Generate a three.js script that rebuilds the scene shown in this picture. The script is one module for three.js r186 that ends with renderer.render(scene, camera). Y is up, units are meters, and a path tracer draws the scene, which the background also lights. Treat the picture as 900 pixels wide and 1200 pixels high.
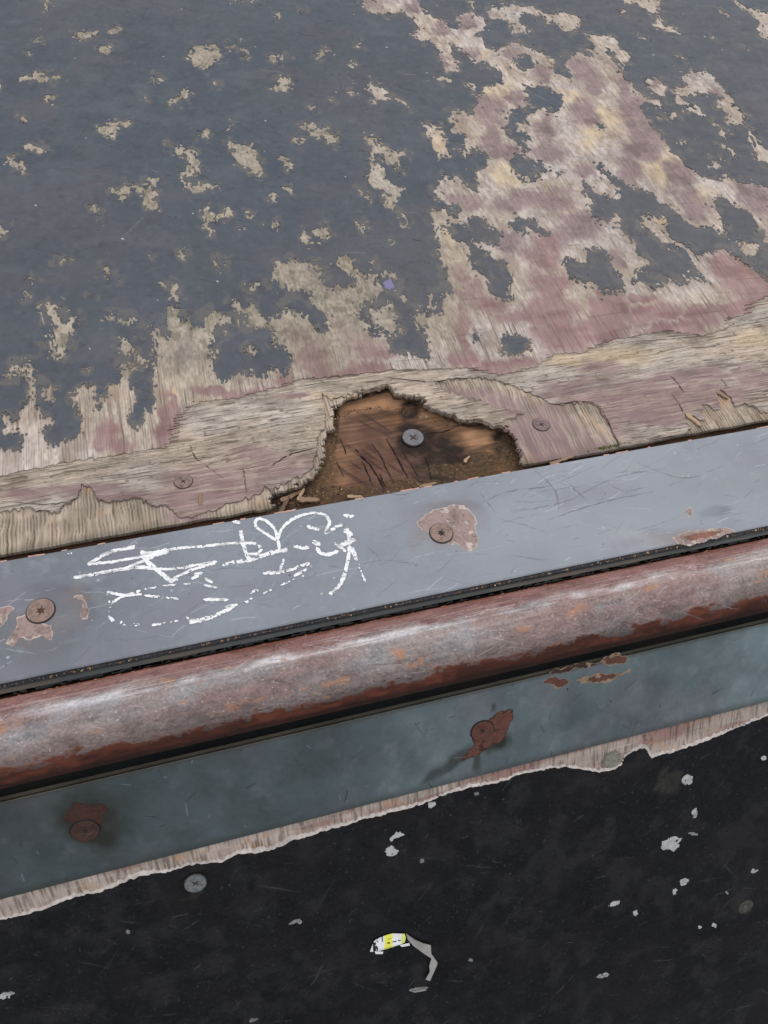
import * as THREE from 'three';
import { mergeGeometries } from 'three/addons/utils/BufferGeometryUtils.js';

// ---------- camera, sky, sun, exposure ----------
const scene = new THREE.Scene();
const camera = new THREE.PerspectiveCamera(67.31, 3 / 4, 0.02, 400);
camera.position.set(0, 0.44, 0);
camera.up.set(0.17472, 0.56817, -0.80415);
camera.lookAt(0.19752, -0.38033, -0.53669);
const renderer = new THREE.WebGLRenderer({ antialias: true });
renderer.toneMapping = THREE.LinearToneMapping;
renderer.toneMappingExposure = 1.2;
renderer.shadowMap.enabled = true;
{ // overcast sky: brighter overhead, a little blue-grey
  const w = 128, h = 64, d = new Float32Array(w * h * 4);
  for (let j = 0; j < h; j++) for (let i = 0; i < w; i++) {
    const e = Math.max(0, ((j + 0.5) / h - 0.5) * 2), L = 0.62 + 0.5 * Math.sin(e * Math.PI / 2);
    const k = (j * w + i) * 4; d[k] = L * 0.97; d[k + 1] = L * 0.995; d[k + 2] = L * 1.05; d[k + 3] = 1;
    if (j < h / 2 - 1) { d[k] = d[k + 1] = d[k + 2] = 0.14; }
  }
  const t = new THREE.DataTexture(d, w, h, THREE.RGBAFormat, THREE.FloatType);
  t.mapping = THREE.EquirectangularReflectionMapping; t.magFilter = THREE.LinearFilter; t.needsUpdate = true;
  scene.background = t; scene.environment = t;
}
const sun = new THREE.DirectionalLight(0xfff2e2, 0.9);
sun.position.set(1.3, 2.1, -1.2); sun.castShadow = true; sun.shadow.radius = 40;
sun.shadow.mapSize.set(2048, 2048);
Object.assign(sun.shadow.camera, { left: -2, right: 2, top: 2, bottom: -2, near: 0.1, far: 8 });
scene.add(sun);

// ---------- seeded noise ----------
function rng(s) { return () => { s = (s + 0x6D2B79F5) | 0; let t = Math.imul(s ^ (s >>> 15), 1 | s); t = (t + Math.imul(t ^ (t >>> 7), 61 | t)) ^ t; return ((t ^ (t >>> 14)) >>> 0) / 4294967296; }; }
const LAT = new Float32Array(256 * 256); { const r = rng(7); for (let i = 0; i < LAT.length; i++) LAT[i] = r(); }
function N(x, y, s = 0) {
  x += s * 37.3; y += s * 91.7;
  const i = Math.floor(x), j = Math.floor(y); let f = x - i, g = y - j;
  f = f * f * (3 - 2 * f); g = g * g * (3 - 2 * g);
  const a = i & 255, b = (i + 1) & 255, c = (j & 255) << 8, d = ((j + 1) & 255) << 8;
  const p = LAT[c + a], q = LAT[d + a];
  return (p + (LAT[c + b] - p) * f) * (1 - g) + (q + (LAT[d + b] - q) * f) * g;
}
const F = (x, y, s = 0) => N(x, y, s) * 0.55 + N(x * 2.1, y * 2.1, s + 3) * 0.3 + N(x * 4.3, y * 4.3, s + 5) * 0.15;
const cl = (v, a = 0, b = 1) => v < a ? a : v > b ? b : v;
const ss = (a, b, v) => { v = cl((v - a) / (b - a)); return v * v * (3 - 2 * v); };
const mixc = (o, c, t) => { o[0] += (c[0] - o[0]) * t; o[1] += (c[1] - o[1]) * t; o[2] += (c[2] - o[2]) * t; };

// ---------- textures: linear colour and height are computed, then stored ----------
const enc = v => { v = cl(v); return 255 * (v <= 0.0031308 ? 12.92 * v : 1.055 * Math.pow(v, 1 / 2.4) - 0.055); };
class Surf {                                                  // colour + height over a rectangle; toIJ maps metres to texels
  constructor(w, h, toIJ) { this.w = w; this.h = h; this.toIJ = toIJ; this.c = new Float32Array(w * h * 3); this.b = new Float32Array(w * h); this.r = new Float32Array(w * h); }
  fill(fn) { const o = [0, 0, 0, 0.5, 0.6]; for (let j = 0; j < this.h; j++) for (let i = 0; i < this.w; i++) { fn(i, j, o); const k = j * this.w + i; this.c[k * 3] = o[0]; this.c[k * 3 + 1] = o[1]; this.c[k * 3 + 2] = o[2]; this.b[k] = o[3]; this.r[k] = o[4]; } return this; }
  line(pts, wid, col, alpha, dh = 0) {                        // a stroke of width wid (metres); pts in metres
    for (let q = 0; q + 1 < pts.length; q++) {
      const A = pts[q], B = pts[q + 1], [ai, aj] = this.toIJ(...A), [bi, bj] = this.toIJ(...B);
      const [ci] = this.toIJ(A[0] + wid, A[1]), [, cj] = this.toIJ(A[0], A[1] + wid);
      const ri = Math.max(0.6, Math.abs(ci - ai) / 2), rj = Math.max(0.6, Math.abs(cj - aj) / 2), n = Math.ceil(Math.max(Math.abs(ai - bi) / ri, Math.abs(aj - bj) / rj) * 1.5) + 1;
      for (let s = 0; s < n; s++) {
        const x = ai + (bi - ai) * s / n, y = aj + (bj - aj) * s / n;
        for (let j = Math.floor(y - rj); j <= y + rj + 1; j++) for (let i = Math.floor(x - ri); i <= x + ri + 1; i++) {
          if (i < 0 || j < 0 || i >= this.w || j >= this.h) continue;
          const d = ((i - x) / ri) ** 2 + ((j - y) / rj) ** 2; if (d > 1) continue;
          const k = j * this.w + i, a = alpha * (1 - d); for (let m = 0; m < 3; m++) this.c[k * 3 + m] += (col[m] - this.c[k * 3 + m]) * a; this.b[k] += dh * (1 - d);
        }
      }
    }
  }
  mat(opt, bump) {
    const n = this.w * this.h, a = new Uint8Array(n * 4), b = new Uint8Array(n * 4);
    for (let k = 0; k < n; k++) { for (let m = 0; m < 3; m++) a[k * 4 + m] = enc(this.c[k * 3 + m]); a[k * 4 + 3] = 255; b[k * 4] = 255 * cl(this.b[k]); b[k * 4 + 1] = 255 * cl(this.r[k]); b[k * 4 + 2] = 0; b[k * 4 + 3] = 255; }
    const mk = (d, cs) => { const t = new THREE.DataTexture(d, this.w, this.h); t.magFilter = THREE.LinearFilter; t.minFilter = THREE.LinearFilter; t.wrapS = t.wrapT = THREE.MirroredRepeatWrapping; if (cs) t.colorSpace = cs; t.needsUpdate = true; return t; };
    const bt = mk(b); this.c = this.b = this.r = null;
    return new THREE.MeshPhysicalMaterial({ map: mk(a, THREE.SRGBColorSpace), bumpMap: bt, bumpScale: bump, roughnessMap: bt, roughness: 1, metalness: 0, ...opt });
  }
}
function crack(S, p, wd, col, al, dh, seed) {                   // a wandering, broken line
  const c = new THREE.CatmullRomCurve3(p.map(([x, z]) => new THREE.Vector3(x, 0, z)), false, 'centripetal'), n = Math.ceil(c.getLength() / 0.0006) + 2, q = c.getPoints(n), s = seed * 13.7;
  for (let i = 0; i < n; i++) { const J = k => [q[k].x + 0.0014 * (F(k * 0.16, s, 78) - 0.5), q[k].z + 0.0014 * (F(k * 0.16, s + 50, 79) - 0.5)], e = Math.sin(Math.PI * cl((i + 1.5) / (n + 2))) ** 0.5; S.line([J(i), J(i + 1)], wd * (0.5 + 0.9 * N(i * 0.2, s, 77)) * (0.5 + 0.5 * e), col, al * e * ss(0.12, 0.5, N(i * 0.13, s, 80)), dh); }
}
// a soft patch list: each entry is centre x, z and two half-axes in millimetres; returns a field over a Surf
function patches(S, list, invIJ) {
  const f = new Float32Array(S.w * S.h);
  for (const [cx, cz, ux, uz, vx, vz] of list) {
    const det = ux * vz - uz * vx, rx = 2.1 * (Math.abs(ux) + Math.abs(vx)), rz = 2.1 * (Math.abs(uz) + Math.abs(vz));
    const [i0, j0] = S.toIJ((cx - rx) / 1e3, (cz - rz) / 1e3), [i1, j1] = S.toIJ((cx + rx) / 1e3, (cz + rz) / 1e3);
    for (let j = Math.max(0, Math.floor(Math.min(j0, j1))); j < Math.min(S.h, Math.max(j0, j1)); j++) for (let i = Math.max(0, Math.floor(Math.min(i0, i1))); i < Math.min(S.w, Math.max(i0, i1)); i++) {
      const [x, z] = invIJ(i, j), dx = x * 1e3 - cx, dz = z * 1e3 - cz, p = (dx * vz - dz * vx) / det, q = (dz * ux - dx * uz) / det;
      const d = Math.sqrt(p * p + q * q), v = 1 - ss(0.55, 1.75, d); const k = j * S.w + i; if (v > f[k]) f[k] = v;
    }
  }
  return f;
}

const lookup = (f, S, i, j, a, b) => { const x = cl(Math.round(i + a), 0, S.w - 1), y = cl(Math.round(j + b), 0, S.h - 1); return f[y * S.w + x]; };
const groove = (p, sharp) => { const q = p - Math.floor(p) - 0.5; return Math.exp(-q * q * sharp); };   // thin line once per unit

// ---------- scene bookkeeping ----------
const used = {};
const numbered = n => { const k = used[n] = (used[n] ?? -1) + 1; return k ? n + '_' + String(k).padStart(3, '0') : n; };
function thing(name, label, category, group) { const o = new THREE.Group(); o.name = numbered(name); o.userData = { label, category }; if (group) o.userData.group = group; scene.add(o); return o; }
function part(name, geo, mat, parent, label) { const m = new THREE.Mesh(geo, mat); m.name = name; m.castShadow = m.receiveShadow = true; if (label) m.userData.label = label; parent.add(m); return m; }
const std = (r, g, b, rough, extra = {}) => new THREE.MeshStandardMaterial({ color: new THREE.Color().setRGB(r, g, b), roughness: rough, ...extra });

// ---------- contour layers: a grid field is cut at 0.5 into a flat sheet with an edge wall ----------
function fillPoly(M, w, h, pts, val) {                        // pts in grid indices
  let y0 = Infinity, y1 = -Infinity; for (const p of pts) { y0 = Math.min(y0, p[1]); y1 = Math.max(y1, p[1]); }
  for (let j = Math.max(0, Math.ceil(y0)); j <= Math.min(h - 1, y1); j++) {
    const xs = []; for (let k = 0; k < pts.length; k++) { const a = pts[k], b = pts[(k + 1) % pts.length]; if ((a[1] <= j) !== (b[1] <= j)) xs.push(a[0] + (j - a[1]) / (b[1] - a[1]) * (b[0] - a[0])); }
    xs.sort((p, q) => p - q);
    for (let k = 0; k + 1 < xs.length; k += 2) for (let i = Math.max(0, Math.ceil(xs[k])); i <= Math.min(w - 1, xs[k + 1]); i++) M[j * w + i] = val;
  }
}
function blur(M, w, h) {
  const o = new Float32Array(w * h), t = new Float32Array(w * h);
  for (let j = 0; j < h; j++) for (let i = 0; i < w; i++) t[j * w + i] = (M[j * w + Math.max(0, i - 1)] + 2 * M[j * w + i] + M[j * w + Math.min(w - 1, i + 1)]) / 4;
  for (let j = 0; j < h; j++) for (let i = 0; i < w; i++) o[j * w + i] = (t[Math.max(0, j - 1) * w + i] + 2 * t[j * w + i] + t[Math.min(h - 1, j + 1) * w + i]) / 4;
  return o;
}
function displaced(B, w, h, fn, jmax = h) {                   // sample B at indices moved by fn
  const o = new Float32Array(w * h); const d = [0, 0];
  for (let j = 0; j < h; j++) for (let i = 0; i < w; i++) {
    if (j >= jmax) { o[j * w + i] = B[j * w + i]; continue; }
    fn(i, j, d); const x = cl(i + d[0], 0, w - 1.001), y = cl(j + d[1], 0, h - 1.001), a = Math.floor(x), b = Math.floor(y), f = x - a, g = y - b, k = b * w + a;
    o[j * w + i] = (B[k] * (1 - f) + B[k + 1] * f) * (1 - g) + (B[k + w] * (1 - f) + B[k + w + 1] * f) * g;
  }
  return o;
}
// X, Z: node coordinates; U, V: their texture coordinates; the sheet lies at yTop with walls down to yBot
function sheet(Fd, w, h, X, Z, U, V, yTop, yBot, flare = 0, lift = null) {
  const yl = (x, z) => lift ? yTop + lift(x, z) : yTop;
  const pos = [], nor = [], uv = [], idx = []; const cache = new Map();
  const vert = (x, y, z, u, v, nx, ny, nz) => { pos.push(x, y, z); nor.push(nx, ny, nz); uv.push(u, v); return pos.length / 3 - 1; };
  const node = (i, j) => { const k = j * w + i; let v = cache.get(k); if (v === undefined) { v = vert(X[i], yTop, Z[j], U[i], V[j], 0, 1, 0); cache.set(k, v); } return v; };
  const eh = new Map(), ev = new Map();
  const edge = (i, j, hor) => {
    const k = j * w + i, m = hor ? eh : ev; let v = m.get(k); if (v !== undefined) return v;
    const a = Fd[k], b = Fd[hor ? k + 1 : k + w]; let t = cl((0.5 - a) / (b - a), 0.02, 0.98);
    const ex = hor ? X[i] + (X[i + 1] - X[i]) * t : X[i], ez = hor ? Z[j] : Z[j] + (Z[j + 1] - Z[j]) * t; v = hor ? vert(ex, yl(ex, ez), ez, U[i] + (U[i + 1] - U[i]) * t, V[j], 0, 1, 0) : vert(ex, yl(ex, ez), ez, U[i], V[j] + (V[j + 1] - V[j]) * t, 0, 1, 0);
    m.set(k, v); return v;
  };
  const su = (U[w >> 1] - U[(w >> 1) - 1]) / (X[w >> 1] - X[(w >> 1) - 1]); let sv = 0;
  const wall = (a, b) => {                                    // solid lies to the left of a -> b seen from above
    const ax = pos[a * 3], az = pos[a * 3 + 2], bx = pos[b * 3], bz = pos[b * 3 + 2]; let nx = -(bz - az), nz = bx - ax; const l = Math.hypot(nx, nz) || 1; nx /= l; nz /= l;
    const f = flare, du = nx * (yTop - yBot) * su, dv = nz * (yTop - yBot) * sv; const q = [vert(ax, yl(ax, az), az, uv[a * 2], uv[a * 2 + 1], nx, 0, nz), vert(bx, yl(bx, bz), bz, uv[b * 2], uv[b * 2 + 1], nx, 0, nz), vert(bx + nx * f, yBot, bz + nz * f, uv[b * 2] + du, uv[b * 2 + 1] + dv, nx, 0, nz), vert(ax + nx * f, yBot, az + nz * f, uv[a * 2] + du, uv[a * 2 + 1] + dv, nx, 0, nz)];
    idx.push(q[0], q[2], q[1], q[0], q[3], q[2]);
  };
  for (let j = 0; j < h - 1; j++) {
    let run = -1; sv = (V[j + 1] - V[j]) / (Z[j + 1] - Z[j]);
    const flush = i => { if (run >= 0) { const a = node(run, j), b = node(i, j), c = node(i, j + 1), d = node(run, j + 1); idx.push(a, b, c, a, c, d); run = -1; } };
    for (let i = 0; i < w - 1; i++) {
      const k = j * w + i, A = Fd[k] > 0.5, B = Fd[k + 1] > 0.5, C = Fd[k + w + 1] > 0.5, D = Fd[k + w] > 0.5, n = A + B + C + D;
      if (n === 4) { if (run < 0) run = i; continue; }
      flush(i); if (!n) continue;
      const P = [[A, () => node(i, j)], [B, () => node(i + 1, j)], [C, () => node(i + 1, j + 1)], [D, () => node(i, j + 1)]];
      const E = [() => edge(i, j, 1), () => edge(i + 1, j, 0), () => edge(i, j + 1, 1), () => edge(i, j, 0)];
      if (n === 2 && A === C) {                               // two separate corners
        for (let c = 0; c < 4; c++) if (P[c][0]) { const e1 = E[(c + 3) % 4](), e2 = E[c](); idx.push(P[c][1](), e2, e1); wall(e2, e1); }
        continue;
      }
      const poly = []; let out = -1, inn = -1;
      for (let c = 0; c < 4; c++) { if (P[c][0]) poly.push(P[c][1]()); if (P[c][0] !== P[(c + 1) % 4][0]) { const e = E[c](); poly.push(e); if (P[c][0]) out = e; else inn = e; } }
      for (let c = 1; c + 1 < poly.length; c++) idx.push(poly[0], poly[c], poly[c + 1]);
      wall(out, inn);
    }
    flush(w - 1);
  }
  // Z runs away from the viewer (decreasing), so turn triangles face up by their winding
  const g = new THREE.BufferGeometry();
  for (let k = 0; k < idx.length; k += 3) {                   // make every triangle agree with its vertex normal
    const a = idx[k] * 3, b = idx[k + 1] * 3, c = idx[k + 2] * 3;
    const ux = pos[b] - pos[a], uy = pos[b + 1] - pos[a + 1], uz = pos[b + 2] - pos[a + 2], vx = pos[c] - pos[a], vy = pos[c + 1] - pos[a + 1], vz = pos[c + 2] - pos[a + 2];
    if ((uy * vz - uz * vy) * nor[a] + (uz * vx - ux * vz) * nor[a + 1] + (ux * vy - uy * vx) * nor[a + 2] < 0) { const t = idx[k + 1]; idx[k + 1] = idx[k + 2]; idx[k + 2] = t; }
  }
  g.setAttribute('position', new THREE.Float32BufferAttribute(pos, 3)); g.setAttribute('normal', new THREE.Float32BufferAttribute(nor, 3)); g.setAttribute('uv', new THREE.Float32BufferAttribute(uv, 2)); g.setIndex(idx);
  return g;
}
const pairs = (a, k = 1e-3) => { const o = []; for (let i = 0; i < a.length; i += 2) o.push([a[i] * k, a[i + 1] * k]); return o; };
// a small ragged patch lying on a plane (x, z): outline in millimetres, from which a thin sheet is cut
function ragged(outlines, yTop, yBot, { step = 0.0006, amp = 0.0012, freq = 600, holes = 0, seed = 1, uvScale = 0.2, cuts = [] } = {}) {
  const ps = outlines.map(o => pairs(o)); let x0 = 9, x1 = -9, z0 = 9, z1 = -9;
  for (const p of ps) for (const [x, z] of p) { x0 = Math.min(x0, x); x1 = Math.max(x1, x); z0 = Math.min(z0, z); z1 = Math.max(z1, z); }
  x0 -= 0.004; z0 -= 0.004; x1 += 0.004; z1 += 0.004;
  const w = Math.ceil((x1 - x0) / step) + 1, h = Math.ceil((z1 - z0) / step) + 1, M = new Float32Array(w * h);
  for (const p of ps) fillPoly(M, w, h, p.map(([x, z]) => [(x - x0) / step, (z - z0) / step]), 1);
  for (const p of cuts) fillPoly(M, w, h, pairs(p).map(([x, z]) => [(x - x0) / step, (z - z0) / step]), 0);
  const X = Float64Array.from({ length: w }, (_, i) => x0 + i * step), Z = Float64Array.from({ length: h }, (_, j) => z0 + j * step);
  const Fd = displaced(blur(M, w, h), w, h, (i, j, d) => { d[0] = (F(X[i] * freq, Z[j] * freq, seed) - 0.5) * 2 * amp / step; d[1] = (F(X[i] * freq, Z[j] * freq, seed + 11) - 0.5) * 2 * amp / step; });
  if (holes) for (let j = 0; j < h; j++) for (let i = 0; i < w; i++) { const v = F(X[i] * freq * 0.9, Z[j] * freq * 0.9, seed + 20); if (v < holes) Fd[j * w + i] *= cl(1 - (holes - v) * 12); }
  return sheet(Fd, w, h, X, Z, X.map(x => x / uvScale), Z.map(z => z / uvScale), yTop, yBot);
}
// a profile [z, y] swept along x: flat facets, u along x and v along the profile, both normalised to a rectangle of the texture
function sweep(profile, x0, x1, uLen, vLen, closed = true, smooth = false) {
  const pos = [], nor = [], uv = [], idx = []; const n = profile.length, m = closed ? n : n - 1; let s = 0;
  const nrm = k => { const a = profile[(k + n) % n], b = profile[(k + 1 + n) % n], l = Math.hypot(b[0] - a[0], b[1] - a[1]); return [-(b[1] - a[1]) / l * -1, (b[0] - a[0]) / l * 1]; };
  for (let k = 0; k < m; k++) {
    const a = profile[k], b = profile[(k + 1) % n], l = Math.hypot(b[0] - a[0], b[1] - a[1]); const N0 = nrm(k);
    let na = N0, nb = N0; if (smooth) { const p = nrm(k - 1), q = nrm(k + 1); na = [(p[0] + N0[0]) / 2, (p[1] + N0[1]) / 2]; nb = [(q[0] + N0[0]) / 2, (q[1] + N0[1]) / 2]; }
    const o = pos.length / 3;
    for (const [x, p, t, nn] of [[x0, a, s, na], [x1, a, s, na], [x1, b, s + l, nb], [x0, b, s + l, nb]]) { pos.push(x, p[1], p[0]); nor.push(0, nn[1], nn[0]); uv.push((x - x0) / uLen, t / vLen); }
    // counter-clockwise seen from the outside
    const ny = N0[1], nz = N0[0]; const cx = (x1 - x0); const fy = -(cx) * (b[0] - a[0]), fz = cx * (b[1] - a[1]);
    if (fy * ny + fz * nz > 0) idx.push(o, o + 1, o + 2, o, o + 2, o + 3); else idx.push(o, o + 2, o + 1, o, o + 3, o + 2);
    s += l;
  }
  const g = new THREE.BufferGeometry(); g.setAttribute('position', new THREE.Float32BufferAttribute(pos, 3)); g.setAttribute('normal', new THREE.Float32BufferAttribute(nor, 3)); g.setAttribute('uv', new THREE.Float32BufferAttribute(uv, 2)); g.setIndex(idx);
  return g;
}
// a countersunk screw lying in the plane y = 0, axis up: dished head with a drive recess and its floor
function screw(parent, x, y, z, r, mat, floorMat, { lobes = 6, rec = 0.36, turn = 0, sunk = 0.0002, dome = 0.0004, label } = {}) {
  const sh = new THREE.Shape(); sh.absarc(0, 0, r * 0.94, 0, Math.PI * 2);
  const star = k => { const p = []; const n = 96; for (let i = 0; i < n; i++) { const a = i / n * Math.PI * 2; const q = lobes === 4 ? 0.42 + 0.58 * Math.pow(Math.abs(Math.cos(2 * a)), 3) : 0.8 + 0.2 * Math.cos(lobes * a); p.push(new THREE.Vector2(Math.cos(a + turn) * r * rec * q * k, Math.sin(a + turn) * r * rec * q * k)); } return p; };
  const hole = new THREE.Path(); hole.setFromPoints(star(1).reverse()); sh.holes.push(hole);
  const g = new THREE.ExtrudeGeometry(sh, { depth: 0.0012, bevelEnabled: true, bevelThickness: dome, bevelSize: r * 0.06, bevelSegments: 3, curveSegments: 48 });
  g.rotateX(-Math.PI / 2); g.translate(0, -0.0012 - dome - sunk + 0.0006, 0);
  const p = g.attributes.position; for (let i = 0; i < p.count; i++) { const d = Math.hypot(p.getX(i), p.getZ(i)) / r; if (p.getY(i) > -0.0008) p.setY(i, p.getY(i) - 0.0005 * (1 - d * d) * (N(p.getX(i) * 900, p.getZ(i) * 900) + 0.5)); }
  const su = g.attributes.uv; for (let i = 0; i < su.count; i++) su.setXY(i, su.getX(i) * 38 + x * 97, su.getY(i) * 38 + z * 61);
  g.computeVertexNormals();
  const s = part('screw', g, mat, parent, label); s.position.set(x, y, z);
  const f = new THREE.CircleGeometry(r * rec * 1.1, 24); f.rotateX(-Math.PI / 2); f.translate(0, -0.0005, 0); part('recess', f, floorMat, s);  // a dark floor colour stands in for the shade of a deeper recess
  const ring = new THREE.TorusGeometry(r * 1.035, r * 0.05, 6, 40); ring.rotateX(Math.PI / 2); ring.translate(0, -0.0007, 0); part('countersink_rim', ring, M.grime, s);
  return s;
}
const M = {
  grime: std(0.012, 0.011, 0.01, 0.9),
  rustScrew: null, greyScrew: null, redScrew: null
};

const rustTex = (() => { const S = new Surf(512, 512, (x, z) => [x, z]).fill((i, j, o) => { const a = F(i / 60, j / 60, 81), b = F(i / 14, j / 14, 82), c = N(i / 3, j / 3, 83), v = 0.85 + 0.8 * (a - 0.5) + 0.7 * (b - 0.5) + 0.3 * (c - 0.5); o[0] = v; o[1] = v * (1 + 0.12 * (b - 0.5)); o[2] = v * (1 + 0.15 * (a - 0.5)); o[3] = b * 0.6 + c * 0.4; o[4] = 0.8; }); return S.mat({}, 0.0003); })();
const rust = (r, g, b, rough = 0.8) => { const m = rustTex.clone(); m.color.setRGB(r, g, b); m.roughness = rough; return m; };

// ---------- the ground far below ----------
{
  const S = new Surf(256, 256, (x, z) => [x, z]).fill((i, j, o) => { const v = 0.05 + 0.02 * F(i / 9, j / 9) + 0.02 * N(i * 0.9, j * 0.9, 4); o[0] = v; o[1] = v; o[2] = v * 1.03; o[3] = N(i * 0.8, j * 0.8); o[4] = 0.9; });
  const m = S.mat({}, 0.002); m.map.wrapS = m.map.wrapT = THREE.RepeatWrapping;
  const g = new THREE.PlaneGeometry(200, 200, 1, 1); g.rotateX(-Math.PI / 2); const u = g.attributes.uv; for (let i = 0; i < u.count; i++) u.setXY(i, u.getX(i) * 200, u.getY(i) * 200);
  const o = part('ground', g, m, scene); o.position.y = -1.2; o.userData = { kind: 'structure', label: 'grey asphalt ground below the ramp' };
}

// ================= the plywood deck =================
const deck = thing('plywood_deck', 'weathered plywood ramp deck with flaking dark grey coating and bare wood behind the steel edge', 'plywood deck');
const X0 = -0.2, X1 = 0.9, NR = 900, NC = 1900, JR = 1290;
const zt = t => -0.300 - 0.83 * (0.45 * t + 0.55 * t * t);
const tz = z => { const c = (z + 0.300) / 0.83, a = 0.55, b = 0.45; const q = b * b - 4 * a * c; return q < 0 ? -0.4 : (-b + Math.sqrt(q)) / (2 * a); };
const GX = [], GZ = [], GU = [], GV = [];
for (let i = 0; i < 40; i++) GX.push(X0 - 1.0 + i * 0.025);
for (let i = 0; i <= NC; i++) GX.push(X0 + (X1 - X0) * i / NC);
for (let i = 1; i <= 46; i++) GX.push(X1 + i * 0.025);
for (let j = 0; j < JR; j++) GZ.push(zt(j / NR));
for (const x of GX) GU.push((x - X0) / (X1 - X0)); for (let j = 0; j < JR; j++) GV.push(j / NR);
const gw = GX.length, gh = JR, dx0 = (X1 - X0) / NC;
const gi = x => x < X0 ? (x - X0 + 1.0) / 0.025 : x > X1 ? 40 + NC + (x - X1) / 0.025 : 40 + (x - X0) / dx0;
const onGrid = a => pairs(a).map(([x, z]) => [gi(x), tz(z) * NR]);
const dz = j => Math.abs(GZ[Math.min(gh - 1, j + 1)] - GZ[Math.min(gh - 1, j + 1) - 1]);

// where the coating has worn off (outlines in millimetres on the deck: x, z, x, z ...)
const coat = new Float32Array(gw * gh).fill(1);
const worn = a => fillPoly(coat, gw, gh, onGrid(a), 0), kept = a => fillPoly(coat, gw, gh, onGrid(a), 1);
worn([287,-1081,284,-1070,281,-1049,292,-1031,311,-1027,329,-1032,336,-1014,339,-998,335,-984,328,-979,325,-960,333,-949,339,-956,344,-948,340,-917,336,-890,340,-880,347,-873,353,-877,355,-895,360,-906,357,-920,361,-939,366,-938,369,-923,376,-915,377,-899,379,-885,385,-898,397,-894,397,-881,402,-866,400,-851,395,-843,383,-841,375,-841,368,-831,357,-822,352,-819,351,-804,348,-793,339,-786,335,-780,329,-789,321,-792,315,-791,310,-772,308,-757,303,-750,311,-743,315,-739,312,-727,304,-713,302,-706,307,-703,314,-712,321,-720,322,-711,328,-704,329,-699,322,-686,316,-676,346,-672,444,-934,427,-931,411,-921,406,-926,404,-941,404,-958,411,-970,426,-981,429,-989,428,-1005,419,-1023,407,-1020,399,-1016,391,-1001,389,-980,381,-979,376,-982,380,-997,373,-1000,366,-1011,363,-1027,358,-1036,357,-1058,361,-1074]);
worn([442,-1027,438,-1006,437,-993,447,-996,458,-999,458,-983,449,-963,450,-956,460,-962,470,-960,476,-958,475,-973,472,-979,473,-992,479,-1007,490,-1012,497,-1003,504,-1007,510,-1001,507,-986,506,-973,513,-977,516,-985,521,-976,521,-961,523,-953,534,-964,547,-966,551,-978,558,-986,557,-999,550,-1003,538,-1012,523,-1008,516,-1012,514,-1020,504,-1029,487,-1034,483,-1043,467,-1030,457,-1031]);
worn([440,-935,446,-936,462,-920,461,-910,474,-911,474,-899,477,-887,468,-869,466,-854,475,-846,485,-846,486,-856,486,-874,495,-887,507,-898,521,-903,527,-893,531,-897,531,-907,533,-912,540,-906,543,-923,545,-945,561,-941,567,-941,439,-657,343,-672]);
worn([557,-941,576,-942,579,-924,579,-909,583,-889,577,-875,563,-863,553,-854,548,-844,551,-827,551,-810,553,-796,558,-789,564,-786,570,-781,566,-771,558,-770,552,-777,542,-774,541,-764,537,-757,535,-729,537,-713,536,-698,531,-685,535,-668,537,-646,538,-639,431,-655]);
worn([468,-736,532,-727,536,-711,535,-696,532,-687,536,-670,539,-651,541,-633,551,-626,561,-623,568,-630,571,-621,577,-617,588,-612,596,-609,608,-595,556,-510,549,-520,557,-529,560,-544,560,-563,554,-577,550,-584,547,-594,540,-594,533,-587,528,-584,527,-575,527,-565,522,-550,519,-540,512,-540,508,-548,501,-551,492,-552,491,-559,481,-565,487,-575,484,-583,476,-593,475,-599,473,-608,468,-619,458,-622,455,-629,452,-645,444,-651,441,-664,444,-674,440,-673]);
worn([437,-667,440,-661,440,-642,443,-631,442,-621,435,-608,430,-610,424,-617,419,-627]);
worn([439,-577,444,-580,454,-579,462,-573,468,-575,471,-570,466,-564,462,-562,462,-548,460,-540,466,-531,470,-520,469,-509,480,-513,490,-512,502,-515,506,-511,510,-499,513,-490,518,-482,520,-472,525,-460,514,-440,382,-465,384,-474,394,-486,403,-484,409,-478,418,-478,431,-483,433,-476,443,-476,452,-482,456,-479,462,-475,462,-485,463,-498,463,-510,462,-524,457,-530,448,-533,445,-542,444,-553,440,-558,434,-565]);
worn([397,-577,411,-575,416,-582,416,-593,419,-588,425,-579,422,-573,417,-571,416,-558,417,-547,420,-539,417,-526,416,-518,422,-514,421,-507,413,-502,401,-497,395,-491,392,-484,386,-474,383,-464,350,-470,353,-478,365,-478,378,-476,383,-483,384,-499,385,-515,389,-531,385,-539,380,-539]);
worn([524,-520,533,-521,542,-515,539,-508,533,-503,524,-496,520,-503,519,-510]);
worn([372,-753,472,-739,351,-468,272,-482]);
worn([261,-671,269,-674,278,-670,287,-661,290,-647,295,-646,301,-657,301,-670,302,-677,318,-680,331,-704,362,-714,276,-484,211,-496,217,-502,225,-502,227,-511,226,-525,227,-535,225,-546,231,-561,235,-584,238,-595,236,-601,242,-618,256,-622,259,-623,258,-630,252,-635,255,-648]);
worn([201,-557,361,-529,336,-471,516,-452,605,-448,732,-365,575,-186,123,-284]);
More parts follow.
